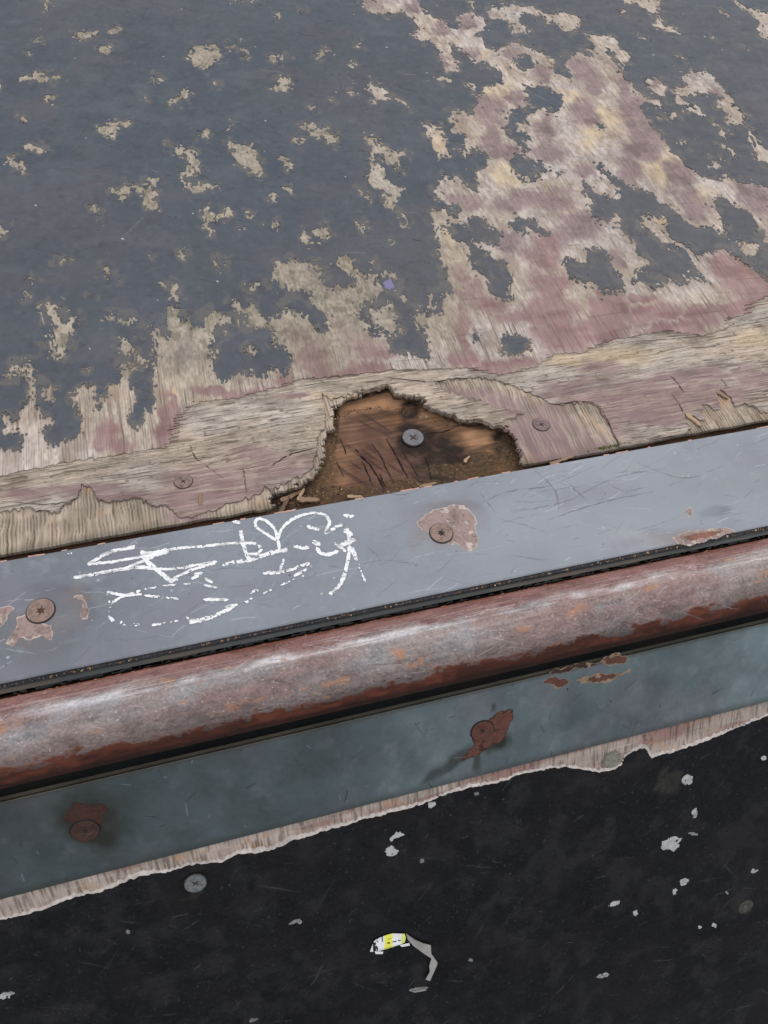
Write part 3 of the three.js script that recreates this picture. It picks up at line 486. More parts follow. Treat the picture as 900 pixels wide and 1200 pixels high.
// face veneer: grain runs away from the edge
{
  const W = 2048, H = 1400, S = new Surf(W, H, (x, z) => [(x - X0) / (X1 - X0) * W, tz(z) * H]); const inv = (i, j) => [X0 + (X1 - X0) * i / W, zt(j / H)];
  const purple = patches(S, [[434,-916,13,2,-5,14], [455,-857,10,1,-7,17], [506,-859,8,25,-12,14], [509,-830,10,1,-7,15], [361,-796,14,2,-7,21], [349,-748,11,2,-12,33], [347,-711,15,2,-5,14], [465,-767,14,2,-10,24], [406,-735,11,2,-13,33], [398,-699,15,2,-6,15], [535,-811,9,1,-10,22], [529,-773,18,2,-10,21], [398,-809,9,1,-6,16], [523,-718,22,3,-16,33], [503,-688,17,3,-9,19], [294,-1059,13,1,-4,14], [365,-984,9,1,-6,18], [404,-1000,8,1,-8,23], [344,-1047,13,1,-5,17], [387,-923,8,1,-3,10], [345,-905,5,1,-4,12], [355,-619,31,5,-5,14], [325,-617,15,2,-3,9], [380,-572,19,3,-8,18], [424,-661,11,2,-4,9], [291,-623,8,1,-3,8], [296,-556,11,2,-7,19], [393,-517,6,1,-4,9], [517,-636,2,20,-14,11], [508,-587,1,25,-16,11], [578,-587,2,24,-17,12], [468,-651,11,2,-11,23], [274,-633,12,2,-3,8], [-7,-479,8,2,-2,18], [-13,-467,9,2,-1,8], [120,-521,7,1,-1,5], [110,-546,7,1,-2,9], [353,-556,12,2,-4,10], [641,-787,6,1,-5,9], [580,-815,6,1,-5,9]], inv), red = patches(S, [[329,-542,15,3,-9,22], [316,-495,15,3,-6,15], [498,-483,5,19,-19,14], [506,-455,24,4,-9,15], [241,-497,12,2,-5,15], [253,-479,15,3,-3,9], [222,-468,4,1,-6,18], [213,-445,3,1,-6,18], [207,-422,11,2,-2,6], [226,-407,18,4,-2,6], [256,-408,13,2,-2,5], [305,-472,17,3,-9,23], [302,-436,18,3,-9,22], [284,-463,10,2,-5,12], [305,-498,11,2,-6,15], [267,-460,12,2,-3,7], [354,-454,15,3,-10,23], [335,-434,18,3,-6,14], [393,-442,26,-4,-3,10], [410,-421,33,0,-4,9], [466,-435,31,-4,-3,9], [436,-434,16,3,-4,7], [513,-466,16,3,-9,16], [492,-490,12,2,-9,16], [79,-476,7,1,-2,12], [87,-454,7,1,-3,15], [90,-438,7,1,-2,11], [122,-482,7,1,-2,10], [125,-463,11,2,-3,14], [135,-445,8,2,-3,13], [119,-423,20,4,-2,6], [100,-421,13,3,-1,5], [142,-440,7,1,-1,6], [5,-426,15,3,-1,4], [22,-418,14,3,-1,4], [52,-414,12,2,-1,4], [65,-422,8,2,-1,5], [-73,-397,7,1,-1,10], [-65,-385,7,1,0,6], [-30,-415,3,1,-2,17], [-33,-389,5,1,-1,11], [-25,-399,4,1,-1,13], [241,-528,6,1,-4,11], [389,-463,11,2,-3,5]], inv), yellow = patches(S, [[382,-823,16,2,-7,18], [460,-799,12,2,-7,16], [503,-753,14,2,-8,17], [491,-754,18,2,-9,20], [335,-669,12,2,-7,19], [344,-651,7,1,-3,9], [507,-649,19,3,-10,21], [526,-601,11,2,-6,11], [371,-1008,7,1,-3,9], [400,-916,8,1,-4,10], [285,-727,5,1,-5,16], [144,-555,6,1,-2,9], [576,-607,7,1,-5,8], [515,-480,6,1,-3,6], [466,-568,3,1,-3,5], [466,-754,8,1,-4,10], [452,-721,10,1,-10,23], [269,-423,3,1,-2,6], [248,-574,6,1,-4,12], [-95,-409,2,0,0,3], [-25,-430,3,1,0,4]], inv);
  S.fill((i, j, o) => {
    const [x, z] = inv(i, j), wx = x + 0.005 * (F(x * 22, z * 12, 21) - 0.5), near = 1 - ss(0.40, 0.60, -z);
    const w1 = F(x * 60, z * 45, 221) - 0.5, w2 = F(x * 60, z * 45, 222) - 0.5, w3 = N(x * 300, z * 60, 223) - 0.5, A = 42 * w1 + 7 * w3, B = 34 * w2 + 15 * (N(x * 400, z * 25, 224) - 0.5);
    const m = F(x * 45, z * 45, 25), big = F(x * 12, z * 12, 26), fine = N(x * 700, z * 320, 28), blot = F(x * 110, z * 80, 27);
    const g1 = N(wx * 480, z * 40, 22), g2 = N(wx * 1300, z * 120, 23), gr = groove(wx * 520 + 1.6 * F(x * 40, z * 22, 225), 22) * ss(0.25, 0.6, N(wx * 500, z * 55, 226)), cr = ss(0.72, 0.92, N(wx * 700, z * 42, 24));
    const pf = cl(lookup(purple, S, i, j, A, B) * (0.85 + 0.9 * (blot - 0.2))), rf = cl(lookup(red, S, i, j, A, B) * (0.9 + 0.8 * (blot - 0.15))), yf = cl(lookup(yellow, S, i, j, A * 1.2, B * 1.2) * (0.5 + 1.1 * (m - 0.2)));
    const br = 0.93 + 0.3 * (big - 0.5) + 0.45 * (m - 0.5) + 0.35 * (blot - 0.5) + 0.5 * (fine - 0.5);
    o[0] = 0.445 * br; o[1] = 0.375 * br; o[2] = 0.312 * br;
    mixc(o, [0.50 * br, 0.445 * br, 0.425 * br], ss(0.4, 0.7, F(x * 20, z * 16, 227)) * 0.6);
    mixc(o, [0.27, 0.2, 0.15], ss(0.45, 0.8, F(x * 85, z * 42, 29)) * 0.6);
    mixc(o, [0.105, 0.078, 0.06], gr * (0.12 + 0.3 * near) + 0.5 * cr * (0.4 + 0.6 * near) + 0.26 * (1 - g2) * (0.4 + fine));
    mixc(o, [0.54, 0.41, 0.235], yf * 0.6);
    mixc(o, [0.15, 0.115, 0.095], (1 - near) * (0.34 * ss(0.55, 0.85, N(wx * 260, z * 75, 251)) + 0.3 * ss(0.6, 0.85, F(x * 170, z * 120, 252)))); mixc(o, [0.62, 0.56, 0.50], (1 - near) * 0.25 * ss(0.6, 0.9, N(wx * 280, z * 90, 253)));
    const q = 0.75 + 0.5 * m + 0.25 * (g1 - 0.5) + 0.3 * (fine - 0.5) * (1 - near);
    mixc(o, [0.20 * q, 0.143 * q, 0.143 * q], pf * 0.92); mixc(o, [0.105, 0.075, 0.072], pf * ss(0.5, 0.78, F(x * 50, z * 70, 228)) * 0.55);
    mixc(o, [0.215 * q, 0.125 * q, 0.124 * q], rf * 0.8); mixc(o, [0.15 * q, 0.075 * q, 0.078 * q], rf * ss(0.45, 0.75, F(x * 30, z * 90, 229)) * 0.5);
    const dt = dirtAt(x, z); mixc(o, [0.21, 0.165, 0.12], ss(0.15, 0.5, dt) * 0.28); { const L = ss(0.30, 0.14, x - 0.12 * (m - 0.5)) * ss(0.41, 0.5, -z); mixc(o, [0.285 * br, 0.25 * br, 0.195 * br], L * 0.75); mixc(o, [0.12, 0.105, 0.08], L * ss(0.5, 0.75, F(x * 150, z * 110, 254)) * 0.6); }
    o[3] = 0.6 + 0.25 * (g1 - 0.5) - 0.45 * gr * near - 0.4 * cr + 0.3 * (blot - 0.5) + 0.15 * (fine - 0.5); o[4] = 0.8 - 0.12 * Math.max(pf, rf);
  });
  const r = rng(5);
  for (let k = 0; k < 90; k++) { const x = 0.15 + 0.75 * r(), z = -0.4 - 0.6 * r(), l = 0.01 + 0.03 * r(); S.line([[x, z], [x + l, z - 0.003 + 0.006 * r()]], 0.0008, [0.08, 0.05, 0.045], 0.35, -0.2); }
  part('face_veneer', sheet(faceF, gw, gh, GX, GZ, GU, GV, -0.0003, -0.00098, 0, (x, z) => 0.0006 * ss(0.5, 0.75, F(x * 90, z * 60, 302))), S.mat({ specularIntensity: 0.5 }, 0.0011), deck, 'grey bleached face veneer with purple brown stains, grain running away from the edge');
}
// second veneer: grain runs along the edge
const nearZ0 = -0.300, nearZ1 = -0.48;
const nearU = GU, nearV = GZ.map(z => (z - nearZ0) / (nearZ1 - nearZ0));
{
  const W = 2048, H = 700, S = new Surf(W, H, (x, z) => [(x - X0) / (X1 - X0) * W, (z - nearZ0) / (nearZ1 - nearZ0) * H]); const inv = (i, j) => [X0 + (X1 - X0) * i / W, nearZ0 + (nearZ1 - nearZ0) * j / H];
  const purple = patches(S, [[288,-330,27,5,-6,13], [343,-351,42,8,-9,19], [291,-371,21,4,-5,11], [-19,-326,34,7,-1,9], [44,-341,18,4,-2,11], [397,-365,22,4,-4,7], [-86,-346,31,7,0,6], [-2,-341,32,7,-1,9], [17,-324,23,5,-1,7], [28,-359,18,4,-1,8], [-29,-315,11,2,-1,7], [310,-346,34,7,-9,19], [363,-360,25,5,-6,12], [392,-342,25,5,-6,11], [350,-328,23,5,-4,7], [440,-356,15,3,-6,11], [315,-391,14,3,-2,6], [415,-340,14,3,-5,9], [210,-387,20,4,-2,5], [66,-410,9,2,-1,3], [-130,-354,17,4,0,4], [243,-359,27,5,-2,5]], inv), yellow = patches(S, [[343,-401,25,5,-4,9], [87,-398,9,2,-2,9], [287,-406,14,3,-2,6], [465,-398,11,2,-5,8]], inv);
  S.fill((i, j, o) => {
    const [x, z0] = inv(i, j), z = z0 + 0.006 * (F(x * 14, z0 * 30, 31) - 0.5) + 0.0012 * (F(x * 60, z0 * 60, 39) - 0.5);
    const g1 = N(x * 34, z * 760, 32), g2 = N(x * 90, z * 1900, 33), fine = N(x * 520, z * 900, 238), lin = g1 * 0.5 + g2 * 0.5, cr = ss(0.7, 0.9, N(x * 60, z * 1000, 34)), gr = groove(z * 700 + 1.8 * F(x * 40, z * 70, 235), 18) * ss(0.35, 0.65, N(x * 70, z * 620, 236));
    const m = F(x * 40, z * 55, 35), blot = F(x * 90, z * 160, 36), A = 60 * (F(x * 40, z * 60, 231) - 0.5) + 14 * (N(x * 60, z * 600, 232) - 0.5), B = 46 * (F(x * 50, z * 60, 233) - 0.5);
    const pf = cl(lookup(purple, S, i, j, A, B) * (0.7 + 0.9 * (blot - 0.25))), yf = cl(lookup(yellow, S, i, j, A, B) * (0.5 + m)), br = 0.82 + 0.6 * (m - 0.5) + 0.35 * (blot - 0.5) + 0.4 * (lin - 0.5) + 0.36 * (fine - 0.5);
    o[0] = 0.465 * br; o[1] = 0.382 * br; o[2] = 0.31 * br; mixc(o, [0.46 * br, 0.42 * br, 0.375 * br], ss(0.45, 0.7, F(x * 18, z * 40, 237)) * 0.6);
    mixc(o, [0.115, 0.087, 0.066], 0.6 * cr + 0.36 * gr + 0.28 * (1 - g2) * (0.4 + fine));
    mixc(o, [0.5, 0.37, 0.21], yf * 0.4);
    const nick = ss(0.8, 0.92, N(x * 240, z * 620, 261)); mixc(o, [0.09, 0.065, 0.05], nick * 0.6); const q = 0.7 + 0.6 * m; mixc(o, [0.195 * q, 0.125 * q, 0.124 * q], pf * (0.9 - 0.35 * ss(0.5, 0.75, lin)));
    mixc(o, [0.11, 0.08, 0.06], ss(0.62, 0.85, F(x * 34, z * 70, 239)) * 0.45);
    o[3] = 0.6 + 0.5 * (lin - 0.5) * (1 - 0.6 * pf) - 0.35 * cr - 0.35 * gr * (1 - 0.5 * pf) + 0.2 * (blot - 0.5); o[4] = 0.82 - 0.12 * pf;
  });
  [[[[-0.0176, -0.3748], [-0.0152, -0.3638], [-0.0076, -0.3527], [0.0022, -0.3404]], 0.0011, 0.8], [[[0.0370, -0.3448], [0.0453, -0.3495], [0.0560, -0.3530], [0.0728, -0.3544]], 0.0013, 0.9], [[[0.0164, -0.3468], [0.0164, -0.3390], [0.0152, -0.3239]], 0.0009, 0.6], [[[0.3718, -0.3718], [0.3744, -0.3615], [0.3743, -0.3508]], 0.0011, 0.75], [[[0.3638, -0.3501], [0.3645, -0.3395], [0.3632, -0.3296]], 0.001, 0.8], [[[0.4134, -0.3587], [0.4139, -0.3497]], 0.001, 0.7], [[[0.2530, -0.3583], [0.2716, -0.3592], [0.2927, -0.3568], [0.3000, -0.3497]], 0.0011, 0.85], [[[0.3000, -0.3497], [0.2994, -0.3353], [0.2976, -0.3093]], 0.001, 0.6], [[[-0.1468, -0.3521], [-0.1139, -0.3428], [-0.0944, -0.3438]], 0.0008, 0.5], [[[0.2120, -0.3946], [0.2367, -0.3821], [0.2513, -0.3726]], 0.0014, 0.9], [[[0.1769, -0.4016], [0.1996, -0.4009], [0.2225, -0.3935]], 0.0013, 0.9], [[[0.1395, -0.4147], [0.1586, -0.4071], [0.1769, -0.4016]], 0.0011, 0.7], [[[0.3573, -0.4136], [0.3964, -0.4104], [0.4281, -0.4076]], 0.0008, 0.5], [[[-0.0618, -0.3633], [-0.0321, -0.3634], [0.0039, -0.3614]], 0.0007, 0.5]].forEach(([p, wd, al], k) => crack(S, p, wd * 1.2, [0.035, 0.022, 0.017], al, -0.3, k + 20));
  part('second_veneer', sheet(secF, gw, gh, GX, GZ, nearU, nearV, -0.00098, -0.0020, 0.0004, (x, z) => 0.0009 * ss(0.45, 0.75, F(x * 60, z * 90, 303))), S.mat({ specularIntensity: 0.5 }, 0.0013), deck, 'splintered grey veneer with grain running along the edge');
}
// third veneer: short broken fibres towards the edge
{
  const W = 2048, H = 480, S = new Surf(W, H, (x, z) => [(x - X0) / (X1 - X0) * W, (z - nearZ0) / (nearZ1 - nearZ0) * H]); const inv = (i, j) => [X0 + (X1 - X0) * i / W, nearZ0 + (nearZ1 - nearZ0) * j / H];
  const purple = patches(S, [[249,-339,25,5,-8,20], [251,-319,26,5,-5,13], [197,-383,27,5,-2,7], [225,-369,20,4,-2,5], [-25,-313,13,3,-1,6]], inv);
  S.fill((i, j, o) => {
    const [x0, z] = inv(i, j), x = x0 + 0.0035 * (F(x0 * 50, z * 70, 41) - 0.5);
    const ph = x * 430 + 1.1 * F(x0 * 90, z * 20, 241), g2 = N(x * 1000, z * 60, 43), gr = groove(ph, 60) * ss(0.22, 0.45, N(Math.floor(ph) * 0.73, z * 110, 242)), cr = ss(0.68, 0.9, N(x * 500, z * 30, 44)), m = F(x * 50, z * 60, 45), blot = F(x * 150, z * 120, 46), tone = N(Math.floor(ph) * 1.7, 3 + z * 14, 243);
    const pf = cl(lookup(purple, S, i, j, 50 * (F(x * 50, z * 60, 244) - 0.5), 30 * (F(x * 50, z * 60, 245) - 0.5) + 26 * (N(x * 430, z * 20, 246) - 0.5)) * (0.8 + 0.8 * (blot - 0.3))), br = 0.85 + 0.5 * (m - 0.5) + 0.35 * (g2 - 0.5) + 0.4 * (tone - 0.5) + 0.3 * (blot - 0.5);
    o[0] = 0.385 * br; o[1] = 0.315 * br; o[2] = 0.25 * br;
    mixc(o, [0.38, 0.23, 0.12], ss(0.58, 0.8, F(x * 80, z * 35, 47)) * 0.45); mixc(o, [0.2, 0.165, 0.125], ss(0.5, 0.75, F(x * 40, z * 80, 247)) * 0.5);
    mixc(o, [0.055, 0.042, 0.032], (gr * 0.62 + cr * 0.35) * (1 - 0.45 * pf));
    mixc(o, [0.05, 0.045, 0.03], ss(-0.3165, -0.308, z + 0.006 * (F(x * 60, 1, 3) - 0.5)) * 0.5);
    const q = 0.7 + 0.6 * m; mixc(o, [0.21 * q, 0.138 * q, 0.145 * q], pf * (0.9 - 0.4 * ss(0.5, 0.8, g2)) * (1 - 0.5 * gr));
    o[3] = 0.65 + 0.25 * (g2 - 0.5) - 0.6 * gr * (1 - 0.7 * pf) - 0.3 * cr + 0.25 * (tone - 0.5) + 0.2 * (blot - 0.5); o[4] = 0.88;
  });
  M.third = S.mat({ specularIntensity: 0.5 }, 0.0014);
  part('third_veneer', sheet(thiF, gw, gh, GX, GZ, nearU, nearV, -0.0020, -0.0040, 0.0006), M.third, deck, 'yellowish broken veneer along the deck edge and around the hole');
}
// the core of the board, rotted back under the veneers
{
  const S = new Surf(1024, 256, (x, z) => [x, z]).fill((i, j, o) => { const g = N(i / 60, j / 3, 171), m = F(i / 14, j / 14, 172), v = 0.5 + g * 0.6 + 0.8 * (m - 0.5); o[0] = 0.115 * v; o[1] = 0.068 * v; o[2] = 0.04 * v; o[3] = 0.5 * g + 0.5 * m; o[4] = 0.85; });
  part('rotten_core', sheet(coreF.subarray(0, gw * jm), gw, jm, GX, GZ, GX.map(x => x * 5), GZ.map(z => z * 12), -0.0040, -0.0112, 0.001), S.mat({}, 0.001), deck, 'dark rotten wood under the veneers at the rim of the hole');
}
part('core', sweep([[-0.47, -0.0085], [-0.47, -0.0034], [-1.78, -0.0034], [-1.78, -0.0085]].reverse(), -1.2, 2.05, 1, 1), std(0.3, 0.22, 0.15, 0.9), deck);
M.deckScrew = rust(0.215, 0.15, 0.125, 0.8);
screw(deck, -0.0256, -0.0004, -0.3438, 0.0062, M.deckScrew, std(0.035, 0.02, 0.015, 0.9), { lobes: 4, turn: 0.5, rec: 0.45, label: 'small rusty brown screw left of the hole' });
screw(deck, 0.2467, -0.0014, -0.3427, 0.0064, rust(0.185, 0.125, 0.122, 0.8), std(0.03, 0.02, 0.02, 0.9), { lobes: 4, turn: 0.2, rec: 0.45, label: 'small purple brown screw right of the hole' });
{ // a fleck of violet paint with white crumbs on the coating
  part('paint_fleck', ragged([[167,-523,173,-529,178,-530,178,-522,174,-516,170,-514,168,-517]], 0.0003, -0.0002, { amp: 0.003, freq: 260, holes: 0.42 }), std(0.155, 0.14, 0.25, 0.8), deck, 'violet paint fleck');
}

// ================= the board under the hole =================
const under = thing('wooden_board', 'damp orange brown board showing through the broken hole in the deck', 'wooden board');
{
  const x0 = -0.06, x1 = 0.30, z0 = -0.298, z1 = -0.42, W = 1400, H = 640;
  const S = new Surf(W, H, (x, z) => [(x - x0) / (x1 - x0) * W, (z - z0) / (z1 - z0) * H]); const inv = (i, j) => [x0 + (x1 - x0) * i / W, z0 + (z1 - z0) * j / H];
  const film = patches(S, [[118,-333,33,7,-6,22], [112,-367,20,4,-4,18], [157,-330,20,4,-5,17], [132,-318,35,7,-3,11]], inv), wetShade = patches(S, [[152,-381,7,1,-4,15], [149,-353,16,3,-5,17], [169,-340,14,3,-4,14], [188,-324,14,3,-3,8], [155,-325,16,3,-5,16], [218,-339,10,2,-6,17], [188,-367,15,12,-2,4], [128,-409,23,-3,0,4], [92,-383,3,1,-5,21], [38,-321,19,4,-2,10], [175,-389,10,12,-2,3], [210,-356,19,9,-1,3], [51,-330,13,3,-1,5]], inv), warm = patches(S, [[111,-392,21,4,-3,12], [142,-396,17,3,-3,9], [172,-370,19,4,-3,11], [200,-342,19,4,-4,12], [95,-364,11,2,-5,20], [83,-334,9,2,-3,14], [134,-359,9,2,-2,9], [144,-311,11,2,-1,4]], inv), dirt = patches(S, [[60,-320,25,5,-2,8], [74,-333,9,2,-3,14], [92,-315,26,6,-1,5], [138,-313,26,6,-1,4], [193,-323,9,2,-3,8], [218,-323,9,2,-6,17], [85,-366,4,1,-5,23], [174,-318,27,6,-2,5]], inv);
  S.fill((i, j, o) => {
    const [x, z] = inv(i, j), k = j * W + i, e = 0.5 + (F(x * 130, z * 200, 51) - 0.5) * 1.7, g = N(x * 20, z * 700, 52) * 0.6 + N(x * 50, z * 1500, 53) * 0.4, m = F(x * 60, z * 60, 54), sp = N(x * 700, z * 700, 57);
    const ff = cl(film[k] * 1.35 - 0.4 * e), wf = cl(wetShade[k] * 1.3 - 0.35 * e), of = cl(warm[k] * 1.3 - 0.3 * e), df = cl(dirt[k] * 1.4 - 0.4 * e);
    const br = 0.75 + 0.7 * (g - 0.5) + 0.6 * (m - 0.5); mixc(o, [0, 0, 0], 1); o[0] = 0.165 * br; o[1] = 0.083 * br; o[2] = 0.045 * br;
    mixc(o, [0.37 * br, 0.205 * br, 0.115 * br], of * 0.85); mixc(o, [0.03, 0.018, 0.012], ss(0.55, 0.8, F(x * 26 + z * 30, z * 130, 58)) * 0.7);
    const cr = ss(0.6, 0.85, N((x * 0.8 - z * 0.6) * 420, (z * 0.8 + x * 0.6) * 45, 55));
    mixc(o, [0.112 * (0.6 + 0.8 * m), 0.062 * (0.6 + 0.8 * m), 0.052 * (0.6 + 0.8 * m)], cl(ff * (0.3 + 1.0 * m)) * 0.8); mixc(o, [0.03, 0.017, 0.017], ff * cr * 0.5);
    mixc(o, [0.02, 0.013, 0.010], cl(wf * (0.35 + 1.1 * F(x * 120, z * 170, 262))));  // wet stains, plus the rim's shadow painted onto the board
    mixc(o, [0.075 * (0.5 + sp), 0.048 * (0.5 + sp), 0.026 * (0.5 + sp)], df * 0.75); if (sp > 0.93 && df > 0.3) mixc(o, [0.3, 0.22, 0.13], 0.5);
    o[3] = 0.6 + 0.4 * (g - 0.5) * (1 - ff) - 0.5 * ff * cr + 0.35 * df * (sp - 0.5); o[4] = 0.85 - 0.1 * wf;
  });
  [[[[0.1013, -0.3563], [0.1038, -0.3474], [0.1082, -0.3390], [0.1110, -0.3270], [0.1134, -0.3138]], 0.0016, 0.8], [[[0.1152, -0.3560], [0.1186, -0.3435], [0.1194, -0.3317], [0.1221, -0.3175]], 0.001, 0.6], [[[0.1273, -0.3587], [0.1295, -0.3446], [0.1313, -0.3317], [0.1330, -0.3191]], 0.0013, 0.7], [[[0.1357, -0.3475], [0.1382, -0.3327], [0.1409, -0.3191]], 0.0009, 0.5], [[[0.0927, -0.3675], [0.0936, -0.3571], [0.0934, -0.3504]], 0.001, 0.5], [[[0.1037, -0.3416], [0.1050, -0.3315], [0.1059, -0.3170]], 0.001, 0.5], [[[0.1505, -0.3360], [0.1512, -0.3250], [0.1493, -0.3141]], 0.0008, 0.5], [[[0.0851, -0.3455], [0.0874, -0.3304]], 0.0008, 0.4], [[[0.1137, -0.3273], [0.1150, -0.3150]], 0.001, 0.5], [[[0.1592, -0.3582], [0.1727, -0.3571], [0.1879, -0.3611], [0.1970, -0.3628]], 0.0009, 0.6]].forEach(([p, wd, al], k) => crack(S, p, wd * 1.25, [0.008, 0.005, 0.005], al, -0.35, k + 50));
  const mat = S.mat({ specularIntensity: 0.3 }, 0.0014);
  const g = new THREE.PlaneGeometry(3.2, z0 - z1 + 0.06, 900, 60); g.rotateX(-Math.PI / 2); g.translate(0.42, 0, -0.36);
  const p = g.attributes.position, u = g.attributes.uv; for (let i = 0; i < p.count; i++) { const x = p.getX(i), z = p.getZ(i); p.setY(i, -0.0084 + 0.0016 * (F(x * 50, z * 60, 61) - 0.5) - 0.0012 + 0.0007 * (N(x * 220, z * 220, 62) - 0.5)); u.setXY(i, (x - x0) / (x1 - x0), (z - z0) / (z1 - z0)); }
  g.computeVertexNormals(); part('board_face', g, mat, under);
  part('board_body', sweep([[-0.27, -0.0118], [-0.27, -0.028], [-0.452, -0.028], [-0.452, -0.0118]], -1.2, 2.05, 1, 1), std(0.14, 0.09, 0.06, 0.9), under);
  screw(under, 0.1474, -0.0078, -0.3554, 0.0081, rust(0.135, 0.13, 0.145, 0.55), std(0.035, 0.018, 0.012, 0.8), { lobes: 4, turn: 0.6, rec: 0.5, label: 'grey countersunk screw in the middle of the hole' });
}
// broken bits lying in the hole
{
  const chip = (x, y, z, l, w, a, tilt, mat, label, group = 'wood chips lying in the hole') => {
    const n = 7, P = []; const r = rng(Math.round(x * 9e4) + 3); const up = [], dn = [];
    for (let i = 0; i <= n; i++) { const t = i / n, s = i === 0 ? 0.55 + 0.3 * r() : i === n ? 0.12 : 1 - 0.45 * t; up.push([(t - 0.5 + (i % n ? 0.05 * (r() - 0.5) : 0)) * l, w * s * (0.28 + 0.3 * r())]); dn.unshift([(t - 0.5 + (i % n ? 0.05 * (r() - 0.5) : 0)) * l, -w * s * (0.28 + 0.3 * r())]); }
    const sh = new THREE.Shape([...up, ...dn].map(q => new THREE.Vector2(...q)));
    const g = new THREE.ExtrudeGeometry(sh, { depth: w * 0.22, bevelEnabled: true, bevelSize: w * 0.06, bevelThickness: w * 0.06, bevelSegments: 1 }); g.rotateX(-Math.PI / 2);
    const m = new THREE.Mesh(g, mat); m.name = numbered('wood_chip'); m.castShadow = m.receiveShadow = true; m.position.set(x, y, z); m.rotation.set(0, a, tilt); m.userData = { label, category: 'wood chip', group }; scene.add(m);
  };
  const tan = rust(0.20, 0.125, 0.07), pale = rust(0.32, 0.22, 0.125), dk = rust(0.10, 0.055, 0.03);
  chip(0.0469, -0.0078, -0.3203, 0.0180, 0.0042, 0.35, -0.06, tan, 'long tan splinter lying flat in the left corner of the hole');
  chip(0.0584, -0.0068, -0.3132, 0.0140, 0.0050, -0.25, 0.00, tan, 'broad tan wood chip against the plate at the left of the hole');
  chip(0.0408, -0.0078, -0.3140, 0.0150, 0.0040, 0.90, 0.06, dk, 'dark brown splinter in the far left corner of the hole');
  chip(0.0535, -0.0068, -0.3196, 0.0120, 0.0030, 1.00, -0.06, pale, 'thin pale splinter standing above the tan chips');
  chip(0.0908, -0.0078, -0.3100, 0.0110, 0.0030, -0.20, 0.00, pale, 'pale sliver at the plate edge under the dark board');
  chip(0.1812, -0.0078, -0.3262, 0.0070, 0.0028, 0.70, 0.06, pale, 'small pale crumb to the right of the grey screw');
  chip(0.1456, -0.0078, -0.3090, 0.0140, 0.0035, 0.12, -0.06, tan, 'orange sliver at the plate edge below the grey screw');

  chip(0.3683, -0.0014, -0.3219, 0.0160, 0.0045, -1.25, 0.03, pale, 'pale loose sliver on the deck edge at the right, pointing across the grain', 'splinters along the deck edge');
  chip(0.4054, -0.0014, -0.3415, 0.0100, 0.0040, -1.10, 0.03, tan, 'orange tipped splinter on top of the broken fibres at the right deck edge', 'splinters along the deck edge');
  chip(-0.0160, -0.0014, -0.3260, 0.0100, 0.0035, 1.45, 0.03, tan, 'small brown splinter upright on the deck edge below the left screw', 'splinters along the deck edge');
  chip(0.2505, -0.0028, -0.3071, 0.0220, 0.0030, 0.15, 0.03, tan, 'thin orange sliver under the deck edge right of the hole', 'splinters along the deck edge');

  { const q = rng(91), ms = []; for (let k = 0; k < 260; k++) { const x = 0.3043 + 0.034 * (q() + q() - 1), z = -0.3098 - 0.0022 * q(), s = 0.0003 + 0.0006 * q(); const g = new THREE.IcosahedronGeometry(s, 0); g.scale(1, 0.8 + q(), 1); g.translate(x, -0.0026 + 0.0008 * q(), z); g.deleteAttribute('uv'); ms.push(g); } const m = new THREE.Mesh(mergeGeometries(ms), std(0.075, 0.085, 0.022, 0.95)); m.name = 'moss'; m.castShadow = m.receiveShadow = true; m.userData = { kind: 'stuff', label: 'thin line of green moss on the deck edge right of the hole', category: 'moss' }; scene.add(m); }
  const r = rng(77), gs = []; // crumbs of rotten wood and grit
  const crumbs = (n, fx, fz, y, s, mat, name, label) => { const im = new THREE.InstancedMesh(new THREE.DodecahedronGeometry(1, 0), mat, n); const q = new THREE.Object3D(), c = new THREE.Color(); for (let k = 0; k < n; k++) { const x = fx(r, k), z = fz(r, x), sc = s * (0.35 + r() * r() * 1.2); q.position.set(x, y + sc * 0.3, z); q.rotation.set(r() * 6, r() * 6, r() * 6); q.scale.set(sc * (0.7 + r()), sc * 0.7, sc * (0.6 + 0.8 * r())); q.updateMatrix(); im.setMatrixAt(k, q.matrix); const v = r(); if (v < 0.13) c.setRGB(0.42, 0.33, 0.22); else if (v < 0.65) c.setRGB(0.17, 0.10, 0.055); else c.setRGB(0.05, 0.035, 0.025); im.setColorAt(k, c); } im.name = name; im.castShadow = im.receiveShadow = true; im.userData = { kind: 'stuff', label, category: 'debris' }; scene.add(im); };
  const white = new THREE.MeshStandardMaterial({ color: 0xffffff, roughness: 0.9 });
  crumbs(210, (q, k) => k % 3 ? 0.015 + 0.07 * Math.pow(q(), 1.4) : 0.03 + 0.17 * q(), (q, x) => -0.3085 - (x < 0.09 ? 0.026 * q() * (1 - (x - 0.015) * 6) : 0.008 * q() * q()), -0.0094, 0.0008, white, 'wood_crumbs', 'crumbs of rotten wood scattered along the bottom of the hole');
  crumbs(170, q => 0.05 + 0.14 * q(), (q, x) => -0.366 - 0.032 * Math.sin(cl((x - 0.05) / 0.13) * 3.14) * 0.9 + 0.006 * q(), -0.0094, 0.0006, white, 'bark_crumbs', 'dark crumbs under the rim of the hole');
  crumbs(900, q => -0.3 + 1.1 * q(), q => -0.2178 + 0.0012 * (q() - 0.5), -0.0043, 0.0007, white, 'groove_grit', 'grit packed in the groove between the flat steel plate and the pipe');
}

